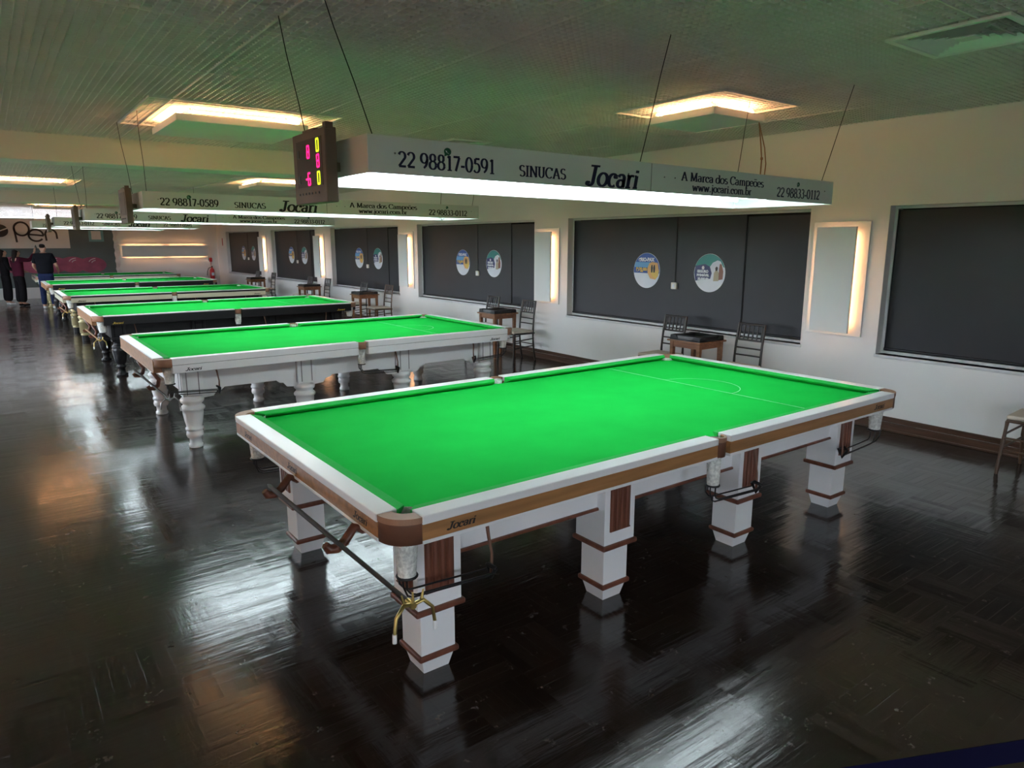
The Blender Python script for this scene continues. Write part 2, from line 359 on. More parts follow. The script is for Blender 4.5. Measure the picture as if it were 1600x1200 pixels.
# windows on the right wall
ordn = ['nearest the camera', 'behind the nearest table', 'behind the second white table', 'behind the black table', 'behind the cream and black table', 'farthest along the wall']
seam = [None, 2.85, 7.40, 11.92, 16.50, 21.10]
for i, (a, b) in enumerate(WINS):
    mb = MB(); x = XW+.10; f = .028
    for p, q in (((x, a, ZS), (x+.04, b, ZS+f)), ((x, a, ZH-f), (x+.04, b, ZH)), ((x, a, ZS+f), (x+.04, a+f, ZH-f)), ((x, b-f, ZS+f), (x+.04, b, ZH-f))): mb.box(p, q)
    w = struct(mb.build('window_%d' % (i+1), M['frame'], bevel=.003), 'recessed window covered by dark blinds, '+ordn[i])
    MB().box((x+.15, a, ZS), (x+.16, b, ZH)).build('pane', M['glass'], w)
    MB().box((XW-.012, a-.012, ZS-.03), (x+.02, b+.012, ZS)).build('sill', M['frame'], w, bevel=.004)
    s = seam[i]; spans = [(a+f+.004, b-f-.004)] if s is None else [(a+f+.004, s-.006), (s+.006, b-f-.004)]
    for j, (p, q) in enumerate(spans):
        z1 = ZH-f-.008-(.018 if j == 0 and i else 0)
        bl = MB().box((x+.012-.006*j, p, ZS+f+.004), (x+.015-.006*j, q, z1)).build('roller_blind', M['blind'])
        MB().lathe([(.012, p-q if False else 0), (.012, q-p)], (0, 0, 0), 8, axis=Matrix.Rotation(-PI/2, 3, 'X')).build('hem_bar', M['blind'], bl).location = (x-.001-.006*j, p, ZS+f+.02)
        MB().box((x+.004-.006*j, q-.004, ZS+f+.01), (x+.012-.006*j, q, z1)).build('side_edge', M['black'], bl)
        if i == 0: tag(bl, 'single wide plain charcoal roller blind in the window at the right picture edge', 'blind')
        else: tag(bl, ('narrow charcoal blind without stickers, window ' if j == 0 else 'wide charcoal blind with two round stickers, window ')+ordn[i], 'blind')
# left wall windows, unseen openings that let daylight in
for i, (a, b) in enumerate(LW):
    mb = MB(); x = XL-.16
    for p, q in (((x, a, .9), (x+.05, b, .94)), ((x, a, 2.26), (x+.05, b, 2.3)), ((x, a, .94), (x+.05, a+.04, 2.26)), ((x, b-.04, .94), (x+.05, b, 2.26)), ((x, (a+b)/2-.02, .94), (x+.05, (a+b)/2+.02, 2.26))): mb.box(p, q)
    struct(mb.build('window_%d' % (i+7), M['frame']), 'unseen open window for daylight on the left side of the hall')
mb = MB()  # unseen window added in the back wall to fill camera-facing sides
for p, q in (((.3, YB-.16, .6), (1.9, YB-.1, .64)), ((.3, YB-.16, 1.56), (1.9, YB-.1, 1.6)), ((.3, YB-.16, .64), (.35, YB-.1, 1.56)), ((1.85, YB-.16, .64), (1.9, YB-.1, 1.56)), ((1.07, YB-.16, .64), (1.13, YB-.1, 1.56))): mb.box(p, q)
struct(mb.build('window_12', M['frame']), 'unseen window added behind the camera as daylight fill')
# high window over the banner with venetian slats
w = struct(MB().box((XL, YF+.10, 2.56), (1.55, YF+.14, 2.59)).box((XL, YF+.10, 2.90), (1.55, YF+.14, 2.93)).build('window_11', M['frame']), 'high strip window above the banner')
mb = MB()
for k in range(9):
    z = 2.60+k*.036
    mb.add([(XL, YF+.03, z), (1.55, YF+.03, z), (1.55, YF+.042, z+.0355), (XL, YF+.042, z+.0355)], [(0, 1, 2, 3)])
tag(mb.build('venetian_blind', M['slat']), 'white slatted blind over the banner at the far end', 'blind')
# ---------------------------------------------------------------- wall lamps: flat panel with warm tubes behind
def wall_lamp(y0, y1, z0, z1, label, side=1,  group='backlit panels between the windows'):
    X = XW if side == 1 else XL; s = -side
    r = empty('wall_lamp', (X, (y0+y1)/2, z0), label, 'wall lamp', group)
    o = (X, (y0+y1)/2, z0)
    MB(o).box((X+s*.002, y0-.09, z0-.035), (X+s*.018, y1+.09, z1+.055)).build('back_plate', M['panel'], r, bevel=.003)
    MB(o).box((X+s*.085, y0, z0), (X+s*.115, y1, z1)).build('front_panel', M['panel'], r, bevel=.003)
    for yy in (y0+.05, y1-.05):
        MB(o).tube([(X+s*.05, yy, z0+.06), (X+s*.05, yy, z1-.06)], .011, 8).build('lamp_tube', M['warm2'] if side == 1 else M['warm3'], r)
    MB(o).box((X+s*.018, (y0+y1)/2-.05, z0+.2), (X+s*.085, (y0+y1)/2+.05, z1-.2)).build('bracket', M['panel'], r)
for (a, b, t) in ((1.45, 1.86, 'right of the chairs behind the nearest table'), (6.12, 6.50, 'above the right chair at the second white table'), (10.66, 11.04, 'beside the chairs at the black table'),
                  (15.35, 15.75, 'between the windows behind the cream and black table'), (19.98, 20.38, 'second to last before the far corner')):
    wall_lamp(a, b, .925, 1.975, 'backlit grey wall panel, '+t)
for y in (-2.4, -.3, 1.8, 3.9, 11.0, 16.6): wall_lamp(y-.2, y+.2, .925, 1.975, 'grey backlit panel on the left wall of the hall', -1, 'backlit panels on the left wall')
r = empty('wall_lamp', (4.15, YF, 1.31), 'long horizontal backlit panel on the far wall right of the banner', 'wall lamp')
o = (4.15, YF, 1.31)
MB(o).box((2.68, YF-.02, 1.25), (5.62, YF-.002, 1.77)).build('back_plate', M['panel'], r)
MB(o).box((2.74, YF-.125, 1.31), (5.55, YF-.09, 1.70)).build('front_panel', M['panel'], r, bevel=.003)
for z in (1.35, 1.66):
    for a, b in ((2.85, 4.05), (4.25, 5.42)): MB(o).tube([(a, YF-.055, z), (b, YF-.055, z)], .012, 8).build('lamp_tube', M['warm2'], r)
MB(o).box((3.2, YF-.09, 1.46), (5.1, YF-.02, 1.54)).build('bracket', M['panel'], r)
# ---------------------------------------------------------------- ceiling lamps: recessed tray with hanging baffle
def ceiling_lamp(x0, x1, y0, y1, label, inset=.2):
    cx, cy = (x0+x1)/2, (y0+y1)/2; o = (cx, cy, ZC)
    r = empty('ceiling_lamp', o, label, 'ceiling light', 'square ceiling lights with hanging baffles')
    mb = MB(o).box((x0, y0, ZC+.004), (x1, y1, ZC+.012))
    for p, q in (((x0, y0, ZC-.012), (x1, y0+.012, ZC+.004)), ((x0, y1-.012, ZC-.012), (x1, y1, ZC+.004)), ((x0, y0+.012, ZC-.012), (x0+.012, y1-.012, ZC+.004)), ((x1-.012, y0+.012, ZC-.012), (x1, y1-.012, ZC+.004))): mb.box(p, q)
    mb.build('tray', M['panel'], r)
    ix, iy = (x1-x0)*.115+.055, (y1-y0)*.115+.08
    X0, X1, Y0, Y1 = x0+ix, x1-ix, y0+iy, y1-iy
    MB(o).box((X0, Y0, 2.83), (X1, Y1, 2.888)).build('baffle', M['panel'], r, bevel=.003)
    for (px, py) in ((X0+.15, Y0+.15), (X1-.15, Y0+.15), (X0+.15, Y1-.15), (X1-.15, Y1-.15)):
        MB(o).tube([(px, py, 2.888), (px, py, ZC+.004)], .006, 6).build('hanger', M['steel'], r)
    for a, b in (((X0+.06, Y0+.08), (X0+.06, Y1-.08)), ((X1-.06, Y0+.08), (X1-.06, Y1-.08)), ((X0+.12, Y0+.05), (X1-.12, Y0+.05)), ((X0+.12, Y1-.05), (X1-.12, Y1-.05))):
        MB(o).tube([(*a, 2.915), (*b, 2.915)], .010, 8).build('lamp_tube', M['warm'], r)
    return r
ceiling_lamp(.12, 1.74, 4.22, 5.79, 'large square ceiling light over the gap before the second white table')
ceiling_lamp(3.57, 4.59, 1.40, 2.57, 'small square ceiling light near the right wall with a cable hanging from it')
ceiling_lamp(-1.08, .53, 13.2, 14.75, 'square ceiling light behind the first beam at the left picture edge')
ceiling_lamp(2.86, 4.1, 10.9, 12.6, 'square ceiling light behind the first beam, seen left of the scoreboard')
ceiling_lamp(.05, 1.62, 23.2, 24.7, 'farthest square ceiling light, in front of the strip window')
ceiling_lamp(-1.5, -.2, -4.6, -3.2, 'unseen square ceiling light added behind the camera as fill')  # added out of view, fills from behind
ceiling_lamp(-3.1, -1.7, .6, 2.0, 'unseen square ceiling light added left of the nearest table for warm fill')  # added out of view to warm the left faces of the table
ceiling_lamp(-3.1, -1.7, 8.3, 9.7, 'unseen square ceiling light added left of the third table for warm fill')  # second added lamp, unseen, more warm light from the left
# air diffusers
def diffuser(x0, y0, s, label):
    o = (x0+s/2, y0+s/2, ZC); r = empty('air_vent', o, label, 'air vent', 'ceiling air vents')
    cx, cy = o[0], o[1]
    def ring(h, w, z0, z1, mb):
        for p, q in (((cx-h, cy-h), (cx+h, cy-h+w)), ((cx-h, cy+h-w), (cx+h, cy+h)), ((cx-h, cy-h+w), (cx-h+w, cy+h-w)), ((cx+h-w, cy-h+w), (cx+h, cy+h-w))): mb.box((*p, z0), (*q, z1))
    mb = MB(o); ring(s/2, .035, ZC-.02, ZC-.004, mb); mb.build('frame', M['vent'], r, bevel=.002)
    for k in range(5):
        h = s/2-.045-k*.045; mb = MB(o); w = .040
        for sx, sy in ((1, 0), (-1, 0), (0, 1), (0, -1)):
            P = lambda hh, z, t: (cx+sx*hh+(0 if sx else t), cy+sy*hh+(0 if sy else t), z)
            mb.add([P(h, ZC-.018, -h), P(h, ZC-.018, h), P(h-w, ZC+.016, h-w), P(h-w, ZC+.016, -(h-w))], [(0, 1, 2, 3)])
        mb.build('louvre_ring', M['vent'], r)
    MB(o).box((cx-.05, cy-.05, ZC-.018), (cx+.05, cy+.05, ZC-.012)).build('centre_plate', M['vent'], r)
diffuser(3.18, -.60, .62, 'square louvred air vent at the top right of the ceiling')
diffuser(3.24, 4.72, .52, 'square air vent peeking over the nearest lamp box')
# ---------------------------------------------------------------- snooker tables
L1, W1, H1 = 3.862, 2.109, .835
TURN = [(.050, 0), (.060, .006), (.060, .03), (.050, .04), (.050, .085), (.066, .095), (.074, .12), (.068, .15), (.062, .158), (.076, .166), (.076, .185), (.066, .195), (.078, .25), (.088, .32), (.088, .345), (.100, .352), (.104, .37), (.094, .385), (.080, .395), (.078, .405), (.098, .425), (.102, .445), (.086, .465), (.070, .47), (.070, .485)]
TURNB = [(.062, 0), (.075, .008), (.075, .03), (.05, .045), (.046, .11), (.06, .118), (.066, .135), (.052, .15), (.05, .165), (.07, .19), (.082, .26), (.095, .345), (.098, .37), (.085, .385), (.09, .40), (.09, .42), (.07, .435), (.062, .47), (.09, .485)]
COLUMN = [(.062, 0), (.062, .10), (.075, .105), (.075, .125), (.066, .13), (.086, .15), (.086, .34), (.092, .345), (.092, .365), (.07, .38), (.085, .42), (.095, .45), (.075, .47), (.075, .485)]
def ring_pts(c, r, a0, a1, n): return [(c[0]+r*math.cos(math.radians(a0+(a1-a0)*i/n)), c[1]+r*math.sin(math.radians(a0+(a1-a0)*i/n))) for i in range(n+1)]
def snooker_table(x0, y0, k, H, label, style):
    L, W = L1*k, W1*k
    o = Vector((x0+L/2, y0+W/2, 0)); root = empty('snooker_table', o, label, 'snooker table')
    O = (L/2, W/2, 0); Mb = lambda: MB(O)
    d = H-H1    # height shift
    cap, face, under, legm = M[style['cap']], M[style['face']], M[style['under']], M[style['leg']]
    z_cap, z_low, z_lip = (.800+d, .737+d, .722+d) if style['kind'] == 'square' else ((.778+d) if style['face'] == 'white' else H-.012, .706+d, .700+d)
    zc0 = z_cap; zb = .795+d; RL, RS = .088, .088
    # slate bed with pocket cut-outs
    rp = .062; C = [(.125, .125), (L-.125, .125), (L-.125, W-.125), (.125, W-.125)]
    Cp = [(.115, .115), (L-.115, .115), (L-.115, W-.115), (.115, W-.115)]; mx = L/2-.013
    e = .07
    poly = [(mx-.055, e)]+ring_pts((mx, .055), .058, 165, 15, 8)+[(mx+.055, e)]
    poly += [(L-.19, e)]+ring_pts(Cp[1], rp, 170, 100, 8)+[(L-e, .19)]
    poly += [(L-e, W-.19)]+ring_pts(Cp[2], rp, 260, 190, 8)+[(L-.19, W-e)]
    poly += [(mx+.055, W-e)]+ring_pts((mx, W-.055), .058, -15, -165, 8)+[(mx-.055, W-e)]
    poly += [(.19, W-e)]+ring_pts(Cp[3], rp, 350, 280, 8)+[(e, W-.19)]
    poly += [(e, .19)]+ring_pts(Cp[0], rp, 80, 10, 8)+[(.19, e)]
    Mb().prism(poly, lambda a, b, t: (a, b, t), zb-.045, zb).build('cloth_bed', M['cloth'], root)
    # baulk line and D
    mb = Mb(); bx = L-.862*k; h = .0018
    mb.box((bx-h, .15, zb+.0003), (bx+h, W-.15, zb+.0009))
    pts = ring_pts((bx, W/2), .300*k, -90, 90, 40)
    for i in range(40):
        (a, b), (c_, e_) = pts[i], pts[i+1]; n_ = Vector((a-bx, b-W/2, 0)).normalized()*h; m_ = Vector((c_-bx, e_-W/2, 0)).normalized()*h
        mb.add([(a-n_.x, b-n_.y, zb+.0009), (a+n_.x, b+n_.y, zb+.0009), (c_+m_.x, e_+m_.y, zb+.0009), (c_-m_.x, e_-m_.y, zb+.0009)], [(0, 1, 2, 3)])
    mb.build('baulk_line', M['line'], root)
    # rails: cap, side panel, lip, cushion
    g = .128; gm = .052
    segs = [('x', 0, g, mx-gm), ('x', 0, mx+gm, L-g), ('x', 1, g, mx-gm), ('x', 1, mx+gm, L-g), ('y', 0, g, W-g), ('y', 1, g, W-g)]
    for ax, far, a, b in segs:
        rw = RL if (ax == 'y' and not far) else RS
        def P(u, v, z):  # u along, v from outer edge inwards
            if ax == 'x': return (u, W-v if far else v, z)
            return (L-v if far else v, u, z)
        def bar(v0, v1, z0, z1, mb): return mb.box(P(a, v0, z0), P(b, v1, z1))
        we = ax == 'y' and not far and style.get('woodend')
        z_cap = zc0 if not we else H-.012
        rl = bar(0, rw, z_cap, H, Mb()).build('rail', cap, root, bevel=.004)
        if style['kind'] == 'square':
            bar(.004, rw-.02, z_low, z_cap, Mb()).build('side_panel', face, rl)
            bar(.002, rw, z_lip, z_low, Mb()).build('lower_moulding', M['white'], rl, bevel=.003)
        elif style['kind'] == 'stripe':
            bar(.002, rw-.02, z_cap-.032, z_cap, Mb()).build('dark_band', M['black'], rl)
            bar(.0, rw-.02, z_low, z_cap-.032, Mb()).build('side_panel', face, rl, bevel=.003)
        else:
            bar(.003, rw-.02, z_cap-.003, z_cap, Mb()).build('groove', M['grey' if style['cap'] == 'white' else 'black'], rl)
            bar(.0, rw-.01, z_low, z_cap-.003, Mb()).build('side_panel', M['wood'] if ax == 'y' and not far and style.get('woodend') else face, rl, bevel=.003)
            if ax == 'y' and not far and style.get('woodend'):
                bar(-.004, .02, z_low, z_low+.016, Mb()).build('lower_moulding', M['wood'], rl, bevel=.003)
        # cushion: sloped top, undercut nose
        nose = .052
        prof = [(rw, H-.002), (rw+nose, H-.010), (rw+nose, H-.016), (rw+.012, zb), (rw, zb)]
        ea, eb = (.045, .03) if ax == 'x' and a == g else (.03, .045)
        if ax == 'y': ea = eb = .045
        vs = []
        for v, z in prof: vs.append(P(a-.004+max(0, v-rw)/nose*ea, v, z))
        for v, z in prof: vs.append(P(b+.004-max(0, v-rw)/nose*eb, v, z))
        n = len(prof)
        Mb().add(vs, [list(range(n)), list(range(n, 2*n))]+[(i, (i+1) % n, n+(i+1) % n, n+i) for i in range(n)]).build('cushion', M['cushion'], root)
    # pockets
    zp = H-.004; zt = z_low-.012 if style['kind'] == 'square' else z_low+.0
    skirt = zt if style['kind'] == 'square' else H-.075
    for q, (c_, a0, a1) in enumerate(((C[0], 178, 272), (C[1], 268, 362), (C[2], -2, 92), (C[3], 88, 182), ((mx, .052), 170, 370), ((mx, W-.052), -10, 190))):
        mid = q > 3; ri, ro = (.060, .121) if not mid else (.036, .050)
        n = 16; A = ring_pts(c_, ri, a0, a1, n); B = ring_pts(c_, ro, a0, a1, n)
        pk = Mb().add([(*p, zp) for p in A]+[(*p, zp) for p in B]+[(*p, zp-.03) for p in A]+[(*p, zp-.024) for p in B],
             [(i, i+1, n+2+i, n+1+i) for i in range(n)]+[(i, 2*n+2+i, 2*n+3+i, i+1) for i in range(n)]+[(n+1+i, n+2+i, 3*n+4+i, 3*n+3+i) for i in range(n)]+[(2*n+2+i, 3*n+3+i, 3*n+4+i, 2*n+3+i) for i in range(n)], 0, False).build('pocket_leather', M['leather'], root)
        Bo = ring_pts(c_, ro-.003, a0, a1, n); Bi = ring_pts(c_, ro-.012, a0, a1, n)
        sk = Mb(); za = zp-.024
        sk.add([(*p, za) for p in Bo]+[(*p, skirt) for p in Bo]+[(*p, za) for p in Bi]+[(*p, skirt) for p in Bi],
             [(i, i+1, n+2+i, n+1+i) for i in range(n)]+[(2*n+2+i, 3*n+3+i, 3*n+4+i, 2*n+3+i) for i in range(n)]+[(n+1+i, n+2+i, 3*n+4+i, 3*n+3+i) for i in range(n)], 0, True)
        sk.build('pocket_skirt', M['leatherd'] if style['kind'] == 'square' else M['leather'], pk)
        # net
        cc = Cp[q] if not mid else (mx, .062 if q == 4 else W-.062)
        zn = .555+d if style['kind'] == 'square' else .60+d
        r0, r1 = (.050, .036) if not mid else (.038, .031)
        big = style.get('bignet', 1)
        Mb().lathe([(ri+.001, zp-.014), (ri*.97, zb-.012), (r0, zb-.05), (r0*1.0*big, skirt-.005), (r1*1.1*big, zn+.05), (r1, zn)], (*cc, 0), 18, cap=False).build('pocket_net', M['net'], root)
        # ball runner: wires below the net, strap at its end
        sg = 1 if (q in (0, 3, 4, 5)) else -1
        fy = cc[1]
        zr = zn-.075; run = .40
        rk = Mb(); rk.tube([(cc[0]+r1*1.1*math.cos(2*PI*i/16), fy+r1*1.1*math.sin(2*PI*i/16), zn+.002) for i in range(17)], .0055, 6)
        for dy, zz in ((-.026, 0), (.026, 0), (0, -.022)):
            rk.tube([(cc[0]-sg*.02, fy+dy*1.3, zn), (cc[0]-sg*.018, fy+dy*1.2, zn-.04), (cc[0]-sg*.0, fy+dy, zr+zz+.012), (cc[0]+sg*.025, fy+dy, zr+zz), (cc[0]+sg*run, fy+dy, zr+zz-.02)], .0042, 6)
        rk.tube([(cc[0]+sg*run, fy-.03, zr+.0), (cc[0]+sg*run, fy, zr-.05), (cc[0]+sg*run, fy+.03, zr+.0), (cc[0]+sg*(run-.02), fy, zr+.015), (cc[0]+sg*run, fy-.03, zr)], .010, 6)
        rk.build('ball_runner', M['wire'], root)
        Mb().tube([(cc[0]+sg*run, fy, zr-.04), (cc[0]+sg*(run+.004), fy+.004, zr+.06), (cc[0]+sg*(run-.005), fy+.012, zr+.13), (cc[0]+sg*(run-.01), fy+.03, z_lip+.004)], [.009, .006, .007, .009], 6).build('runner_strap', M['leatherd'], root)
    # frame under the bed
    ins = .265 if style['kind'] == 'square' else .235
    zab = .52+d*.5
    Mb().box((.12, .12, z_lip-.004), (L-.12, W-.12, zb-.046)).build('slate_base', M['redwood'] if style['kind'] == 'square' else under, root)
    xs = [.315*k, 1.375*k, L-1.395*k, L-.315*k]
    mb = Mb()
    if style['kind'] == 'square':
        for a, b in (((ins, ins), (L-ins, ins+.03)), ((ins, W-ins-.03), (L-ins, W-ins)), ((ins, ins+.03), (ins+.03, W-ins-.03)), ((L-ins-.03, ins+.03), (L-ins, W-ins-.03))): mb.box((*a, zab), (*b, z_lip-.004))
        mb.build('apron', M['white'], root)
        mb = Mb(); w = .012
        for a, b in (((ins-w, ins-w), (L-ins+w, ins+.03)), ((ins-w, W-ins-.03), (L-ins+w, W-ins+w)), ((ins-w, ins+.03), (ins+.03, W-ins-.03)), ((L-ins-.03, ins+.03), (L-ins+w, W-ins-.03))): mb.box((*a, zab-.016), (*b, zab))
        mb.build('apron_bead', M['redwood'], root, bevel=.005)
    else:
        # scalloped apron boards
        zl = .425+d if not style.get('plain') else .5
        for sy, yy in ((0, ins-.015), (1, W-ins+.015)):
            pts = [(xs[0], z_lip-.004)]
            pts = []
            for s_ in range(3):
                a, b = xs[s_]+.08, xs[s_+1]-.08
                hi = .505+d
                pts += [(a, zl), (a+.10, zl+.01), (a+.13, zl+.05), (a+.17, zl+.055), (a+.20, hi), (b-.20, hi), (b-.17, zl+.055), (b-.13, zl+.05), (b-.10, zl+.01), (b, zl)]
            out = [(xs[0]-.08, z_lip-.004), (xs[0]-.08, zl)]+pts+[(xs[3]+.08, zl), (xs[3]+.08, z_lip-.004)]
            t0, t1 = (yy, yy+.03) if sy == 0 else (yy-.03, yy)
            for s_ in range(3):
                seg = pts[s_*10:(s_+1)*10]
                lo = seg[0][0]-.16 if s_ else seg[0][0]-.08; hi_ = seg[-1][0]
                P_ = [(seg[0][0]-.16*(s_ > 0)-.0, z_lip-.004), (seg[0][0]-.16*(s_ > 0), zl)]+seg+[(seg[-1][0], z_lip-.004)]
                mb.prism(P_, lambda a, b, t: (a, t, b), t0, t1)
        for xx in (ins-.015, L-ins-.015): mb.box((xx, ins, .505+d), (xx+.03, W-ins, z_lip-.004))
        mb.build('apron', under, root)
    # legs
    ys = [ins+.05, W-ins-.05] if style['kind'] == 'square' else [ins+.02, W-ins-.02]
    for xi, lx in enumerate(xs):
        for yi, ly in enumerate(ys):
            if style['kind'] == 'square':
                lg = Mb().frus((lx, ly), 0, .062, .074, .080).frus((lx, ly), .098, .084, .300, .084).frus((lx, ly), .326, .106, z_lip-.004, .106).build('leg', M['white'], root, bevel=.0015)
                for zz, hh in ((.074, .098), (.300, .121)):
                    Mb().frus((lx, ly), zz, hh, zz+.026, hh).build('moulding', M['redwood'], lg, bevel=.009, seg=3)
                for sx, sy in ((0, -1), (0, 1), (-1, 0), (1, 0)):
                    if (sx == 1 and xi < 3) or (sx == -1 and xi > 0): continue
                    if (sy == 1 and yi == 0) or (sy == -1 and yi == 1): continue
                    mb = Mb(); zA, zB = .395, z_lip-.012
                    def pt(t, n_, z): return (lx+sx*n_+(0 if sx else t), ly+sy*n_+(0 if sy else t), z)
                    mb.box(pt(-.07, .1055, zA), pt(.07, .109, zB))
                    for q in range(4):
                        t = -.052+q*.0347; pr = [(t+.0135*math.cos(PI*i/6), .109+.0075*math.sin(PI*i/6)) for i in range(7)]
                        mb.prism(pr, lambda a, b, z: pt(a, b, z), zA+.006, zB-.002)
                    mb.box(pt(-.07, .109, zA), pt(.07, .114, zA+.006))
                    mb.build('fluted_panel', M['redwood'], lg)
            else:
                prof = {'turned': TURN, 'turnedb': TURNB, 'column': COLUMN}[style['legs']]
                lg = Mb().lathe([(r, z) for r, z in prof], (lx, ly, 0), 24).build('leg', legm, root)
                lm = under if style['legs'] != 'column' else M['gold']
                bk = Mb().frus((lx, ly), .484, .088, z_lip-.004, .088).build('leg_block', lm if style['legs'] != 'column' else M['black'], lg, bevel=.004)
                mb = Mb()
                for t in (-.05, .05):
                    mb.box((lx+t-.004, ly-.0905, .50), (lx+t+.004, ly-.0875, z_lip-.02)).box((lx+t-.004, ly+.0875, .50), (lx+t+.004, ly+.0905, z_lip-.02))
                    mb.box((lx-.0905, ly+t-.004, .50), (lx-.0875, ly+t+.004, z_lip-.02))
                mb.build('block_groove', M['grey'] if style['leg'] == 'white' else M['dark'], lg)
                if style['legs'] == 'column':
                    Mb().lathe([(.064, 0), (.064, .1)], (lx, ly, 0), 20).build('foot', M['black'], lg)
    # maker's name on the rails
    ink = M[style['ink']]; zl0 = z_low+.016; hl = .030 if style['kind'] == 'square' else .026
    kw = dict(thick=.24, thin=.12, shear=.28)
    zo = 0.0042 if style['kind'] == 'square' else -.0006
    for a in (.235*k, L-.245*k-.13):
        lettering('Jocari', a, a+.125, zl0, hl, lambda u, z: Vector((u, zo-.0008, z))-Vector(O), ink, root, **kw)
    if style['kind'] == 'square':
        for a in (.345, 1.115, 1.815):
            lettering('Jocari', a, a-.125, zl0, hl, lambda u, z: Vector((.0034, u, z))-Vector(O), ink, root, **kw)
    # wooden hooks for the rest at the left end
    if style.get('rest'):
        sx_, sz_, hw = style['rest']
        for yy in (.30, 1.04):
            Mb().tube([(.055, yy, z_lip), (.02, yy, z_lip-.014), (max(-.02, sx_+.055), yy-.01, sz_+.045), (sx_+.04, yy-.01, sz_-.005), (sx_+.01, yy, sz_-.030), (sx_-.022, yy, sz_-.026), (sx_-.036, yy, sz_-.004)], [.016, .018, .019, .020, .021, .020, .015], 8).build('rest_hook', M[hw], root)
    return root
STY = dict(
 one=dict(kind='square', cap='white', face='wood', under='white', leg='white', ink='ink', rest=(-.10, .735-.047, 'redwood')),
 two=dict(kind='turned', cap='white', face='white', under='white', leg='white', legs='turned', ink='ink', woodend=True, bignet=1.05, rest=(.006, .600, 'redwood')),
 three=dict(kind='turned', cap='white', face='black', under='black', leg='black', legs='turnedb', ink='goldink', woodend=True, bignet=1.25, rest=(.006, .590, 'redwood')),
 four=dict(kind='stripe', cap='white', face='cream', under='black', leg='gold', legs='column', ink='ink', bignet=1.25, rest=(.006, .590, 'redwood')),
 five=dict(kind='turned', cap='white', face='black', under='black', leg='black', legs='turnedb', ink='goldink', woodend=True, bignet=1.25),
 six=dict(kind='stripe', cap='white', face='cream', under='black', leg='gold', legs='turnedb', ink='ink', bignet=1.2))
K2 = .9753
TABLES = [(0, 0, 1, H1, 'nearest snooker table, honey wood sides and square white legs with fluted panels', 'one'),
 (-.026, 4.23, K2, .860, 'white snooker table with turned white legs, behind the nearest one', 'two'),
 (-.026, 8.53, K2, .860, 'black sided snooker table with gold lettering, right behind the white one with turned legs', 'three'),
 (-.026, 12.91, K2, .860, 'cream sided snooker table with a black stripe and gold column legs', 'four'),
 (-.026, 17.19, K2, .860, 'small looking black sided snooker table in front of the man, second from the far wall', 'five'),
 (-.026, 21.50, K2, .860, 'farthest snooker table with cream sides, next to the far wall', 'six')]
for x, y, k, H, lab, st in TABLES: snooker_table(x, y, k, H, lab, STY[st])
# rests (long sticks with spider heads) lying in the hooks
def rest(p, q, label, spider, stickm):
    p, q = Vector(p), Vector(q); o = (p+q)/2; r = empty('spider_rest', o, label, 'cue rest', None)
    MB(o).tube([p, p+(q-p)*.02, q-(q-p)*.03, q], [.006, .011, .008, .007], 10).build('shaft', stickm, r)
    d = (q-p).normalized(); mb = MB(o); c_ = q
    mb.tube([c_-d*.01, c_+d*.03], .012, 8)
    for s in (-1, 1):
        mb.tube([c_+d*.02, c_+d*.03+Vector((s*.035, 0, .012)), c_+d*.035+Vector((s*.065, 0, -.02)), c_+d*.035+Vector((s*.072, 0, -.075))], [.008, .007, .006, .006], 8)
    for s in (-.03, 0, .03): mb.tube([c_+d*.025+Vector((s, 0, .008)), c_+d*.025+Vector((s*1.3, 0, .045))], [.006, .003], 6)
    mb.build('spider_head', spider, r)
    for s in (-1, 1):
        MB(o).tube([c_+d*.035+Vector((s*.072, 0, -.07)), c_+d*.035+Vector((s*.073, 0, -.10))], .0075, 8).build('foot_tip', M['chalk'], r)
rest((-.102, 1.09, .692), (-.10, -.31, .702), 'dark rest with a brass spider head hung along the left end of the nearest table', M['brass'], M['stick'])
rest((-.022, 5.42, .602), (-.02, 3.82, .606), 'dark rest hung on the left end of the white table with turned legs', M['steel'], M['stick'])
rest((-.022, 9.60, .592), (-.02, 8.06, .597), 'brass headed rest at the left end of the black table with gold lettering', M['brass'], M['wood'])
rest((-.022, 13.98, .592), (-.02, 12.5, .597), 'rest hung on the left end of the cream table with the black stripe', M['brass'], M['wood'])
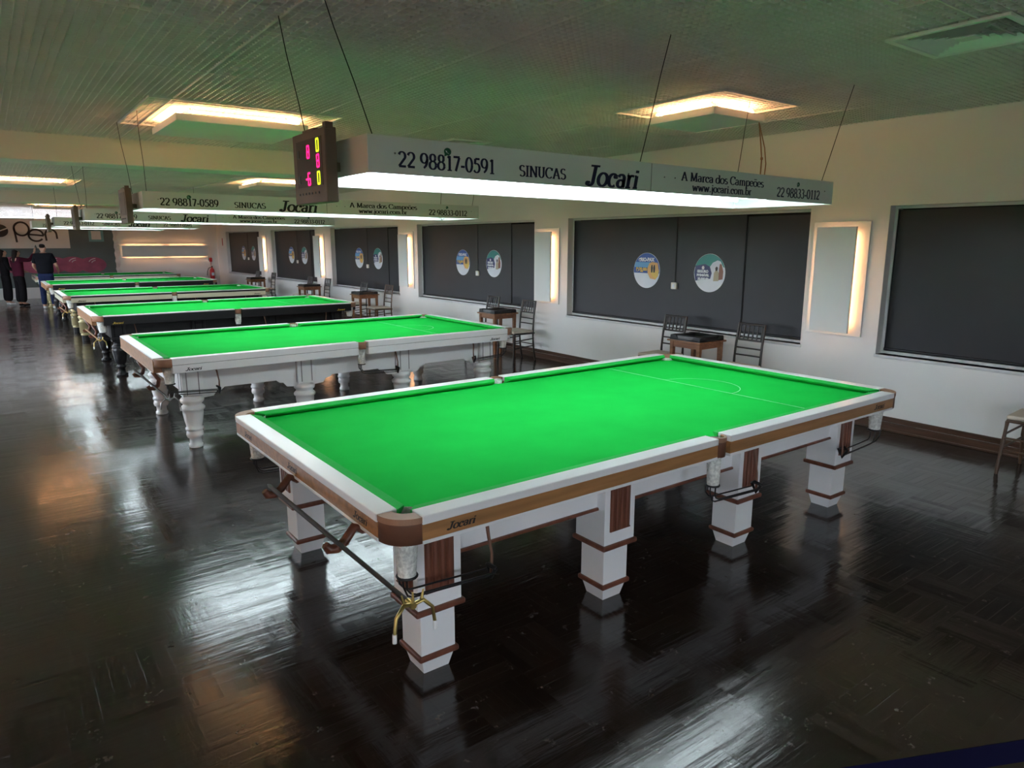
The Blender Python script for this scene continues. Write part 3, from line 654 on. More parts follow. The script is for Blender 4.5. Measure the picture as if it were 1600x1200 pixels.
# ---------------------------------------------------------------- lamp boxes over the tables
def lamp_box(x0, x1, y0, z0, z1, tilt, label, texts, split, wires, scale_t=1):
    Dp = .86; h = z1-z0; o = Vector((x0, y0, z0)); t_ = .008
    r = empty('table_lamp_box', o, label, 'hanging table light', 'long white lamp boxes over the tables'); r.rotation_euler = (0, tilt, 0)
    Lx = x1-x0
    MB().box((0, 0, 0), (Lx, t_, h)).build('front_panel', M['panel'], r, bevel=.0015)
    MB().box((0, Dp-t_, 0), (Lx, Dp, h)).build('rear_panel', M['panel'], r, bevel=.0015)
    for xx in (0, Lx-t_): MB().box((xx, t_, 0), (xx+t_, Dp-t_, h)).build('end_panel', M['panel'], r)
    MB().box((t_, t_, h-.035), (Lx-t_, Dp-t_, h-.028)).build('top_panel', M['inner'], r)
    for yy in (.16, .43, .70):
        MB().box((Lx*.04, yy-.045, h-.085), (Lx*.96, yy+.045, h-.035)).build('batten', M['inner'], r, bevel=.004)
        for a, b in ((.05, .345), (.355, .645), (.655, .95)):
            MB().tube([(Lx*a, yy, h-.105), (Lx*b, yy, h-.105)], .015, 10).build('fluorescent_tube', M['tube'], r)
    MB().box((split*Lx-.002, -.0012, .002), (split*Lx+.002, 0, h-.002)).build('panel_seam', M['grey'], r)
    for xx in (.035, split-.05, split+.03, split+.055, .97):
        MB().lathe([(.005, 0), (.004, .003)], (0, 0, 0), 8, axis=Matrix.Rotation(PI/2, 3, 'X')).build('screw', M['grey'], r).location = (xx*Lx, 0, h*.55)
    pl = lambda u, z: (u, -.0012, z)
    for (tx, a, b, zz, hh, kw) in texts:
        lettering(tx, a-x0, b-x0, zz-z0, hh, pl, kw.pop('mat', M['navy']), r, **kw)
    for (xi, zi, rr) in ((texts[0][1]+(texts[0][2]-texts[0][1])*.49, texts[0][3]+.083, .017), (texts[-1][1]+(texts[-1][2]-texts[-1][1])*.47, texts[-1][3]+.092, .015)):
        cx, cz = xi-x0, min(zi-z0, h-rr*.7)
        mb = MB().add([(cx+rr*1.15*math.cos(2*PI*i/20), -.0014, cz+rr*math.sin(2*PI*i/20)) for i in range(20)], [list(range(20))])
        mb.add([(cx-rr*.9, -.0014, cz-rr*.3), (cx-rr*1.05, -.0014, cz-rr*1.35), (cx-rr*.1, -.0014, cz-rr*.9)], [(0, 1, 2)])
        ic = mb.build('green_bubble_logo', M['green_ic'], r)
        qs = arc(cx+rr*.15, cz+rr*.12, rr*.55, rr*.5, 170, 285, 8); mb = MB()
        for i in range(8):
            (a, b), (c_, d_) = qs[i], qs[i+1]; w = rr*(.17 if 0 < i < 7 else .28)
            mb.add([(a-w, -.0018, b+w*.4), (a+w, -.0018, b-w*.4), (c_+w, -.0018, d_-w*.4), (c_-w, -.0018, d_+w*.4)], [(0, 1, 2, 3)])
        mb.build('handset_mark', M['d_white'], ic)
    for (xa, ya, xb, yb) in wires:
        p = Vector((xa-x0, ya, h)); q = Vector((xb-x0, yb-y0, ZC-z0+.02))
        m1 = p.lerp(q, .35)+Vector((.004, .003, 0)); m2 = p.lerp(q, .7)+Vector((-.004, 0, 0))
        MB().tube([p, m1, m2, q], .0028, 5).build('hanging_wire', M['wire'], r)
    return r
JK = dict(thick=.225, thin=.10, shear=.18)
def std_texts(x0, x1, z0, first, dz, flip=False, ref=(.31, 4.03), mat='navy'):
    s = (x1-x0)/(ref[1]-ref[0]); X = lambda v: x0+(v-ref[0])*s
    m = M[mat]
    return [(first, X(.453), X(.975), z0+.032, .066, dict(mat=m)), ('SINUCAS', X(1.123), X(1.429), z0+.032, .052, dict(mat=m)),
            ('Jocari', X(1.575), X(1.965), z0+.012, .105, dict(mat=m, **JK)), ('A Marca dos Campeões', X(2.336), X(3.167), z0+.078, .050, dict(mat=m)),
            ('www.jocari.com.br', X(2.441), X(3.036), z0+.022, .046, dict(mat=m)), ('22 98833-0112', X(3.322), X(3.856), z0+.026, .062, dict(mat=m))]
z = 2.123
lamp_box(.31, 4.03, .73, 2.123, 2.283, .0058, 'nearest lamp box, phone number ending 0591 on its front, over the nearest table', std_texts(.31, 4.03, 2.123, '22 98817-0591', 0), .475,
         [(.36, .05, .30, 1.15), (.36, .80, .28, 1.66), (2.03, .05, 2.146, .69), (3.95, .05, 4.19, .73), (3.95, .80, 4.1, 1.55)])
lamp_box(.155, 3.845, 5.14, 2.131, 2.283, .0074, 'second lamp box, phone number ending 0589, over the white table with turned legs', std_texts(.155, 3.845, 2.131, '22 98817-0589', 0, mat='ink'), .475,
         [(.2, .05, .15, 5.0), (.2, .8, .1, 5.8), (1.9, .05, 1.9, 5.2), (3.78, .05, 3.85, 5.1), (3.78, .8, 3.8, 5.9)])
lamp_box(.13, 3.82, 9.54, 2.126, 2.29, .0074, 'third lamp box from the camera, over the black table with gold lettering', std_texts(.13, 3.82, 2.126, '22 98817-0589', 0, mat='ink'), .475,
         [(.17, .05, .17, 9.5), (.17, .8, .1, 10.3), (3.75, .05, 3.75, 9.6)])
t4 = [('22 98833-0112', .211, .721, 2.15, .060, dict(mat=M['ink'])), ('SINUCAS', .86, 1.16, 2.15, .05, dict(mat=M['ink'])), ('Jocari', 1.32, 1.70, 2.135, .10, dict(mat=M['ink'], **JK)), ('22 98817-0591', 1.95, 2.5, 2.15, .06, dict(mat=M['ink']))]
lamp_box(.07, 2.65, 13.94, 2.115, 2.29, .006, 'fourth lamp box from the camera, over the cream table with the black stripe', t4, .68, [(.12, .05, .12, 13.9), (2.6, .05, 2.6, 14)])
t5 = [('22 98817-0589', .12, .62, 2.19, .058, dict(mat=M['ink'])), ('SINUCAS', .8, 1.1, 2.19, .05, dict(mat=M['ink'])), ('Jocari', 1.3, 1.68, 2.175, .10, dict(mat=M['ink'], **JK)), ('22 98833-0112', 2.0, 2.6, 2.19, .058, dict(mat=M['ink']))]
lamp_box(-.09, 2.79, 18.3, 2.15, 2.32, .008, 'farthest lamp box, over the small looking black table', t5, .68, [(-.05, .05, -.05, 18.3), (2.7, .05, 2.7, 18.4)])
# power cable from the small ceiling light to the nearest lamp box
cb = MB((4.3, 1.7, 2.5)).tube([(4.40, 1.66, 2.84), (4.38, 1.62, 2.70), (4.33, 1.56, 2.52), (4.24, 1.50, 2.40), (4.12, 1.42, 2.32), (4.0, 1.35, 2.272)], .006, 6)
cb.tube([(4.40, 1.66, 2.84), (4.42, 1.60, 2.62), (4.38, 1.55, 2.48), (4.22, 1.45, 2.33), (4.02, 1.5, 2.272)], .005, 6)
cb.tube([(4.33, 1.56, 2.53), (4.33, 1.56, 2.51)], .012, 6)
tag(cb.build('power_cable', M['leather']), 'thin pale cable dropping from the small ceiling light to the nearest lamp box', 'cable').location = (4.3, 1.7, 2.5)
# scoreboards on the lamp box ends (face the left)
def scoreboard(x, yc, zc, label, digits):
    w, h, dp = .40, .32, .055
    r = empty('scoreboard', (x, yc, zc), label, 'scoreboard', 'electronic scoreboards on the lamp boxes')
    MB().box((-dp, -w/2, -h/2), (0, w/2, h/2)).build('case', M['boardf'], r, bevel=.005)
    MB().box((-dp-.002, -w/2+.04, -h/2+.075), (-dp, w/2-.05, h/2-.035)).build('display_face', M['board'], r)
    MB().box((-dp+.004, -w/2-.004, h/2-.01), (-dp*.3, -w/2+.03, h/2+.02)).build('bracket', M['boardf'], r)
    MB().box((-dp+.01, -.05, h/2), (-dp*.4, .09, h/2+.012)).build('top_mount', M['boardf'], r)
    X = -dp-.0035
    def seg7(yc_, zc_, s, on, mat):
        # u runs to the viewer's right = -y
        mb = MB(); wd, ht, t = s*.5, s, s*.15
        S = {'a': (0, ht/2, wd, t), 'd': (0, -ht/2, wd, t), 'g': (0, 0, wd, t), 'f': (-wd/2, ht/4, t, ht/2), 'b': (wd/2, ht/4, t, ht/2), 'e': (-wd/2, -ht/4, t, ht/2), 'c': (wd/2, -ht/4, t, ht/2)}
        for ch in on:
            u, v, a, b = S[ch]; mb.box((X, yc_-u-a/2, zc_+v-b/2), (X+.0014, yc_-u+a/2, zc_+v+b/2))
        mb.build('digit', mat, r)
    for (u, v, on, mat) in digits: seg7(-u, v, .052, on, M[mat])
    for k in range(7): MB().box((-dp-.003, .13-k*.04, -h/2+.04), (-dp, .14-k*.04, -h/2+.05)).build('button', M['wire'], r)
    for v in (.068, -.048): MB().box((-dp-.004, .112, v-.018), (-dp-.002, .136, v+.018)).build('blank_digit', M['wire'], r)
    for yy in (-.1, .1): MB().box((0, yy-.015, -.02), (.048, yy+.015, .02)).build('mounting_arm', M['boardf'], r)
dg = [(.0, .070, 'abcdefg', 'pink'), (.115, .090, 'abcdef', 'lime'), (.115, .022, 'abcdefg', 'pink'), (.0, -.050, 'acdefg', 'pink'), (-.028, -.050, 'g', 'pink'), (.115, -.052, 'abcdef', 'lime')]
scoreboard(.252, 1.115, 2.165, 'dark scoreboard with pink and yellow digits on the end of the nearest lamp box', dg)
scoreboard(.105, 5.57, 2.16, 'scoreboard seen almost edge-on at the left end of the second lamp box', [])
scoreboard(.080, 9.97, 2.16, 'scoreboard at the left end of the third lamp box', [])
scoreboard(.020, 14.37, 2.17, 'scoreboard at the left end of the fourth lamp box', [])
# ---------------------------------------------------------------- stickers, switch boxes on the blinds
def disc_mesh(r, y0, y1, z_a, z_b, n=48):
    """part of a disc of radius r between heights z_a..z_b and widths y0..y1, as polygon (u to the viewer's right)"""
    pts = []
    for i in range(n):
        a = 2*PI*i/n; pts.append((max(y0, min(y1, r*math.cos(a))), max(z_a, min(z_b, r*math.sin(a)))))
    out = []
    for p in pts:
        if not out or abs(p[0]-out[-1][0])+abs(p[1]-out[-1][1]) > 1e-5: out.append(p)
    return out
TX = Matrix(((0, 0, -1, 0), (-1, 0, 0, 0), (0, 1, 0, 0), (0, 0, 0, 1)))   # text plane -> right wall, read from the left
def decal(y, z, r, kind, label, x):
    e = empty('round_sticker', (x, y, z), label, 'sticker', 'blue round stickers' if kind == 0 else 'teal round stickers')
    lay = [0]
    def poly(pts, mat, name):
        lay[0] += 1; X = -.0008*lay[0]
        MB().add([(X, -u, v) for u, v in pts], [list(range(len(pts)))]).build(name, M[mat], e)
    MB().lathe([(r, 0), (r, .002)], (0, 0, 0), 48, axis=Matrix.Rotation(-PI/2, 3, 'Y')).build('disc', M['d_white'], e)
    lay[0] = 3
    R = r*.985
    def T(txt, u, v, size, mat, xs=1, bold=0):
        lay[0] += 1
        sans(txt, size, M[mat], Matrix.Translation((-.0008*lay[0], -u, v)) @ TX, e, 'lettering', xs, bold)
    if kind == 0:
        poly(disc_mesh(R, -R, R, -.15*R, R), 'd_blue', 'blue_field')
        poly(disc_mesh(R, -R, .3*R, .18*R, .48*R), 'd_sky', 'sky_band')
        poly([(.05*R, .1*R), (.2*R, .42*R), (.42*R, .5*R), (.85*R, .45*R), (.96*R, .0), (.9*R, -.3*R), (.7*R, -.5*R), (.3*R, -.45*R), (.1*R, -.15*R)], 'd_sun', 'sunset_picture')
        poly([(.3*R, -.02*R), (.96*R, -.0), (.9*R, -.3*R), (.72*R, -.45*R), (.45*R, -.3*R)], 'd_yellow', 'sand_picture')
        for u in (.42, .60): poly([(u*R-.06*R, -.1*R), (u*R-.075*R, .18*R), (u*R-.03*R, .34*R), (u*R+.04*R, .33*R), (u*R+.075*R, .15*R), (u*R+.05*R, -.1*R)], 'd_black', 'silhouette')
        T('RIO-PAX', .05*R, .62*R, .27*R, 'd_white', 1, .004)
        poly([(-.52*R+.10*R*math.cos(2*PI*i/14), .62*R+.10*R*math.sin(2*PI*i/14)) for i in range(14)], 'd_white', 'emblem')
        poly([(-.52*R+.055*R*math.cos(2*PI*i/10), .60*R+.055*R*math.sin(2*PI*i/10)) for i in range(10)], 'd_blue', 'emblem_centre')
        T('R$2,00', -.38*R, .03*R, .30*R, 'd_yellow', .95, .006)
    else:
        poly(disc_mesh(R, -R, R, .32*R, R), 'd_teal', 'teal_field')
        poly([(0, .3*R), (.2*R, .55*R), (.5*R, .68*R), (.7*R, .62*R), (.9*R, .3*R), (.97*R, 0), (.9*R, -.35*R), (.3*R, -.45*R), (-.1*R, -.3*R)], 'd_white', 'white_field')
        poly([(-.93*R, .36*R), (-.3*R, .47*R), (.02*R, .34*R), (.16*R, 0), (.08*R, -.3*R), (-.9*R, -.44*R), (-.985*R, 0)], 'd_navy', 'navy_field')
        poly([(.28*R, -.42*R), (.3*R, .0), (.38*R, .12*R), (.52*R, .14*R), (.62*R, .02*R), (.62*R, -.4*R)], 'd_sand', 'seated_figure')
        poly([(.4*R, .12*R), (.38*R, .28*R), (.46*R, .36*R), (.55*R, .3*R), (.53*R, .14*R)], 'd_black', 'figure_head')
        poly([(.62*R, -.35*R), (.62*R, .2*R), (.66*R, .5*R), (.78*R, .48*R), (.9*R, .1*R), (.88*R, -.3*R)], 'd_rust', 'standing_figure')
        T('SEGURO', -.42*R, .07*R, .19*R, 'd_white', 1, .003)
        T('PREMIÁVEL', -.40*R, -.13*R, .165*R, 'd_white', 1, .003)
        T('30.000,00', -.38*R, -.33*R, .18*R, 'd_white', 1, .003)
        poly([(-.40*R+.09*R*math.cos(2*PI*i/14), .27*R+.1*R*math.sin(2*PI*i/14)) for i in range(14)], 'd_white', 'emblem')
BX = XW+.104
where = [None, 'behind the nearest table', 'behind the second white table', 'at the black table', 'at the cream and black table', 'in the farthest window']
for i, (ya, yb, ys_) in enumerate(((4.362, 3.338, 3.868), (8.901, 7.909, 8.401), (13.422, 12.432, 12.95), (18.018, 16.994, 17.523), (22.695, 21.614, 22.155))):
    decal(ya, 1.453, .232, 0, 'round blue and white sticker with a sunset, on blind '+where[i+1], BX)
    decal(yb, 1.455, .232, 1, 'round teal and navy sticker with two figures, on blind '+where[i+1], BX)
    e = empty('switch_box', (BX, ys_, 1.275), 'small white switch box between the two stickers '+where[i+1], 'switch', 'white switch boxes on the blinds')
    MB().box((-.03, -.042, -.042), (0, .042, .042)).build('box_body', M['switch'], e, bevel=.004)
    MB().box((-.033, -.012, -.02), (-.03, .012, .02)).build('rocker', M['d_white'], e)
    MB().tube([(-.008, 0, .042), (-.008, 0, ZH-1.275-.04)], .005, 6).build('conduit', M['blind'], e)
# ---------------------------------------------------------------- chairs and side tables along the wall
def chair(mat, label):
    r = empty('chiavari_chair', (0, 0, 0), label, 'chair', 'chiavari chairs along the wall')   # faces -x, back at +x
    s = .41/2; f = .36/2
    bamboo = lambda pts, r0: [r0*(1.25 if i % 3 == 1 else 1) for i in range(len(pts))]
    for sy in (-1, 1):
        pts = [(-.19-.03*(1-t), sy*(f+.015+.02*(1-t)), .435*t) for t in (0, .15, .3, .45, .6, .75, .9, 1)]
        MB().tube(pts, bamboo(pts, .013), 8).build('leg', mat, r)
        pts = [(.19+.05*(1-t)**2, sy*(f-.01), .435*t) for t in (0, .15, .3, .45, .6, .75, .9, 1)]+[(.195, sy*(f-.01), .55), (.21, sy*(f-.012), .70), (.235, sy*(f-.015), .85), (.25, sy*(f-.016), .93)]
        MB().tube(pts, bamboo(pts, .013), 8).build('back_post', mat, r)
    MB().box((-.20, -s, .425), (.205, s, .45)).build('seat_frame', mat, r, bevel=.008)
    MB().box((-.205, -s+.0, .45), (.17, s-.0, .487)).build('seat', M['seat'], r, bevel=.016, seg=3)
    bk = MB(); yk = f-.012
    for zz, xx, rr in ((.92, .248, .013), (.745, .217, .011)): bk.tube([(xx, -yk, zz), (xx, yk, zz)], rr, 8)
    bk.build('back_rail', mat, r)
    for zz, xx in ((.655, .205), (.575, .198)): MB().tube([(xx, -yk, zz), (xx, yk, zz)], .009, 8).build('cross_bar', mat, r)
    for k in range(6):
        yy = -yk+(k+.5)*2*yk/6
        MB().tube([(.219, yy, .745), (.226, yy, .79), (.233, yy, .83), (.248, yy, .92)], [.0075, .010, .0075, .009], 6).build('spindle', mat, r)
    for sy in (-1, 1):
        for zz in (.33, .22): MB().tube([(-.20, sy*(f+.02), zz), (.205, sy*(f-.008), zz+.02)], .009, 6).build('stretcher', mat, r)
    for zz in (.30, .20): MB().tube([(-.205, -f-.02, zz), (-.205, f+.02, zz)], .009, 6).build('stretcher', mat, r)
    MB().tube([(.20, -f, .26), (.20, f, .26)], .009, 6).build('stretcher', mat, r)
    return r
CH = [(5.50, 3.60, 0, 'dark chair left of the side table behind the nearest snooker table'), (5.50, 2.51, 0, 'dark chair right of the side table behind the nearest snooker table'),
      (5.50, 7.54, 0, 'dark chair left of the side table behind the second white snooker table'), (5.46, 6.52, 0, 'dark chair standing right of the side table at the second white snooker table'),
      (5.50, 12.62, 0, 'dark chair mostly behind the side table at the black snooker table'), (5.50, 11.40, 0, 'brown chair with beige seat right of the side table at the black snooker table'),
      (5.50, 15.92, 0, 'dark chair left of the side table at the cream snooker table'), (5.50, 14.75, 0, 'dark chair right of the side table at the cream snooker table'),
      (5.50, 20.40, 0, 'farthest dark chair, left of the last side table'), (5.50, 18.88, 0, 'dark chair right of the last side table'), (5.50, -.36, .06, 'chair cut by the right picture edge below the plain window')]
ca = None; cbm = None
for i, (x, y, rz, lab) in enumerate(CH):
    brown = i in (5, 10)
    if brown:
        if cbm is None: cbm = c_ = chair(M['chairb'], lab)
        else: c_ = copy_tree(cbm)
    else:
        if ca is None: ca = c_ = chair(M['chair'], lab)
        else: c_ = copy_tree(ca)
    c_.location = (x, y, 0); c_.rotation_euler = (0, 0, rz); c_['label'] = lab
def side_table(label):
    r = empty('side_table', (0, 0, 0), label, 'side table', 'square wooden side tables'); h = .72
    MB().box((-.24, -.24, h-.02), (.24, .24, h)).build('table_top', M['tablew'], r, bevel=.006)
    mb = MB()
    for a, b in (((-.205, -.205), (.205, -.18)), ((-.205, .18), (.205, .205)), ((-.205, -.18), (-.18, .18)), ((.18, -.18), (.205, .18))): mb.box((*a, h-.085), (*b, h-.02))
    mb.build('apron', M['tablew'], r)
    for sx in (-1, 1):
        for sy in (-1, 1): MB().frus((sx*.19, sy*.19), 0, .016, h-.02, .024).build('leg', M['tablew'], r, bevel=.003)
    return r
def tray(label):
    r = empty('ball_tray', (0, 0, 0), label, 'tray', 'black trays on the side tables')
    MB().box((-.215, -.215, 0), (.215, .215, .02)).build('tray_base', M['tray'], r, bevel=.004)
    mb = MB()
    for k in range(4):
        R_ = Matrix.Rotation(k*PI/2, 3, 'Z')
        mb.prism([(-.215, 0), (-.205, .05), (-.13, .055), (-.10, .02), (-.10, 0)], lambda a, b, t: R_ @ Vector((a, t, b)), -.215+0, .215)
    mb.build('padded_rim', M['tray'], r)
    return r
st = tr = None
for i, (x, y, rz, w) in enumerate(((5.46, 3.04, 0, 'behind the nearest snooker table'), (5.44, 7.00, 0, 'behind the second white snooker table'), (5.44, 11.98, 0, 'at the black snooker table'), (5.46, 15.30, 0, 'at the cream snooker table'), (5.46, 19.72, 0, 'nearest the far corner'))):
    s_ = side_table('') if st is None else copy_tree(st); st = st or s_
    s_.location = (x, y, 0); s_['label'] = 'square chestnut side table between two chairs, '+w
    t_ = tray('') if tr is None else copy_tree(tr); tr = tr or t_
    t_.location = (x, y, .7202); t_['label'] = 'square black padded tray on the side table '+w
# ---------------------------------------------------------------- far end: banner, extinguisher
b = empty('wall_banner', (0, YF, .36), 'large dark grey banner with brown lettering and red balls on the far wall', 'banner')
ob = Vector((0, YF, .36)); yb = YF-.012
MB(ob).box((XL+.1, yb, .36), (2.56, YF-.003, 2.54)).build('banner_sheet', M['banner'], b)
mb = MB(ob); n = 24
for k in range(n):
    z0, z1 = .36+k*2.18/n, .36+(k+1)*2.18/n
    wa = .09+.03*math.sin(k*1.7)+.02*math.sin(k*3.1); mb.add([(2.52-.015*math.sin(k*2.3), yb-.006, z0), (2.56+wa, yb-.01-.015*math.sin(k), z0), (2.56+.09+.03*math.sin((k+1)*1.7)+.02*math.sin((k+1)*3.1), yb-.01-.015*math.sin(k+1), z1), (2.52-.015*math.sin((k+1)*2.3), yb-.006, z1)], [(0, 1, 2, 3)])
mb.build('ragged_edge', M['gloss'], b)
MB(ob).box((XL+.1, yb-.004, 1.615), (1.24, yb-.001, 2.535)).build('logo_sheet', M['bannerl'], b)
def strokes(paths, w, mat, name, y):
    mb = MB(ob)
    for p in paths:
        for i in range(len(p)-1):
            a, c_ = Vector(p[i]), Vector(p[i+1]); d = (c_-a).normalized()*w/2; n_ = Vector((-d.y, d.x)); a -= d*.4; c_ += d*.4
            mb.add([(q.x, y, q.y) for q in (a-n_, a+n_, c_+n_, c_-n_)], [(0, 1, 2, 3)])
    return mb.build(name, mat, b)
yl = yb-.007
strokes([arc(-.04, 2.23, .20, .21, 0, 360, 24), [(-.235, 2.25), (-.20, 1.82)]], .055, M['brown'], 'letter_p', yl)
strokes([arc(.33, 2.03, .20, .185, 0, 320, 24), [(.14, 2.06), (.53, 2.02)]], .055, M['brown'], 'letter_e', yl)
strokes([arc(.74, 2.05, .155, .17, 180, 0, 14)+[(.90, 1.93)], [(.585, 2.08), (.60, 1.87)]], .055, M['brown'], 'letter_n', yl)
mb = MB(ob); mb.add([(-.62+.23*math.cos(2*PI*i/32), yl, 2.17+.20*math.sin(2*PI*i/32)) for i in range(32)], [list(range(32))]); mb.build('letter_o_ball', M['brown'], b)
strokes([[(-.84, 2.10), (-.62, 2.16), (-.40, 2.25)]], .035, M['bannerl'], 'ball_stripe', yl-.002)
for k, (bx_, bz) in enumerate(((-.9, 1.08), (-.35, 1.10), (.2, 1.08), (.72, 1.08), (1.25, 1.08), (1.82, 1.06))):
    r_ = .36; MB(ob).add([(bx_+r_*1.15*math.cos(2*PI*i/36), yl+.004-.0006*k, bz+r_*.72*math.sin(2*PI*i/36)) for i in range(36)], [list(range(36))]).build('printed_red_ball', M['ball'], b)
    if k > 1: strokes([arc(bx_+.12, bz+.07, .22, .14, 165, 95, 6), arc(bx_+.14, bz+.05, .16, .10, 165, 105, 6)], .02, M['gloss'], 'printed_highlight', yl-.003)
MB(ob).box((1.80, yl, 1.83), (2.24, yl+.004, 2.20)).build('teal_square', M['teal'], b)
MB(ob).box((1.88, yl-.002, 1.90), (2.16, yl, 2.18)).build('pale_square', M['bannerl'], b)
e = empty('fire_extinguisher', (5.63, YF-.09, .45), 'red fire extinguisher on the far wall near the right corner', 'fire extinguisher')
MB().lathe([(.05, 0), (.075, .01), (.078, .05), (.078, .34), (.06, .39), (.03, .42), (.025, .45)], (0, 0, 0), 20).build('cylinder', M['red'], e)
MB().box((-.02, -.05, .45), (.02, .05, .475)).box((-.012, -.07, .475), (.012, .04, .50)).build('valve_handle', M['wire'], e)
MB().tube([(-.02, 0, .46), (-.12, -.01, .42), (-.17, -.02, .30), (-.19, -.02, .15)], .012, 8).build('hose', M['wire'], e)
MB().box((-.045, -.079, .15), (.045, -.0775, .26)).build('sticker', M['d_white'], e)
MB().box((-.02, .05, .2), (.02, .088, .3)).build('wall_bracket', M['steel'], e)
s = empty('fire_sign', (5.63, YF, 1.1), 'small red arrow sign above the fire extinguisher', 'sign')
MB().box((-.05, -.008, .0), (.05, -.002, .14)).build('sign_plate', M['red'], s)
MB().box((-.008, -.010, -.14), (.008, -.002, 0)).build('sign_tail', M['red'], s)
tag(MB().box((XW-.008, 24.84, 1.69), (XW-.001, 24.93, 1.95)).build('red_sign', M['red']), 'narrow red sign on the right wall beside the far corner', 'sign')
# ---------------------------------------------------------------- belt barrier in the near right corner
pa, pb = Vector((-.62, -1.287, 0)), Vector((1.60, -2.354, 0))
for p, w in ((pa, 'left end'), (pb, 'right end')):
    e = empty('barrier_post', p, 'steel barrier post at the %s of the navy belt' % w, 'barrier post', 'belt barrier posts')
    MB().lathe([(.16, 0), (.16, .015), (.03, .03), (.03, .05)], (0, 0, 0), 28).build('base', M['steel'], e)
    MB().lathe([(.025, .03), (.025, .93), (.035, .935), (.035, .96), (.02, .97)], (0, 0, 0), 16).build('post', M['steel'], e)
d = (pb-pa).normalized(); nrm = Vector((-d.y, d.x, 0))*.0008; p, q = pa+d*.03, pb-d*.03
mb = MB(p); mb.add([p-nrm+Vector((0, 0, .851)), q-nrm+Vector((0, 0, .851)), q-nrm+Vector((0, 0, .90)), p-nrm+Vector((0, 0, .90)), p+nrm+Vector((0, 0, .851)), q+nrm+Vector((0, 0, .851)), q+nrm+Vector((0, 0, .90)), p+nrm+Vector((0, 0, .90))],
   [(0, 1, 2, 3), (7, 6, 5, 4), (0, 4, 5, 1), (3, 2, 6, 7), (0, 3, 7, 4), (1, 5, 6, 2)])
tag(mb.build('barrier_belt', M['belt']), 'navy belt of a queue barrier crossing the lower right corner', 'barrier belt').location = p
# ---------------------------------------------------------------- people at the far end
def skin_mesh(name, verts, edges, radii, mat, parent, sub=2):
    me = bpy.data.meshes.new(name); me.from_pydata([tuple(v) for v in verts], edges, []); o = bpy.data.objects.new(name, me); COL.objects.link(o)
    m = o.modifiers.new('skin', 'SKIN'); m.use_smooth_shade = True
    for i, r in enumerate(radii):
        sv = me.skin_vertices[0].data[i]; sv.radius = r if isinstance(r, tuple) else (r, r); sv.use_root = (i == 0)
    s_ = o.modifiers.new('sub', 'SUBSURF'); s_.levels = s_.render_levels = sub
    dg = bpy.context.evaluated_depsgraph_get(); me2 = bpy.data.meshes.new_from_object(o.evaluated_get(dg))
    bpy.data.objects.remove(o); bpy.data.meshes.remove(me)
    me2.name = name; me2.materials.clear(); me2.materials.append(mat)
    me2.polygons.foreach_set('use_smooth', [True]*len(me2.polygons))
    o = bpy.data.objects.new(name, me2); COL.objects.link(o); o.parent = parent; return o
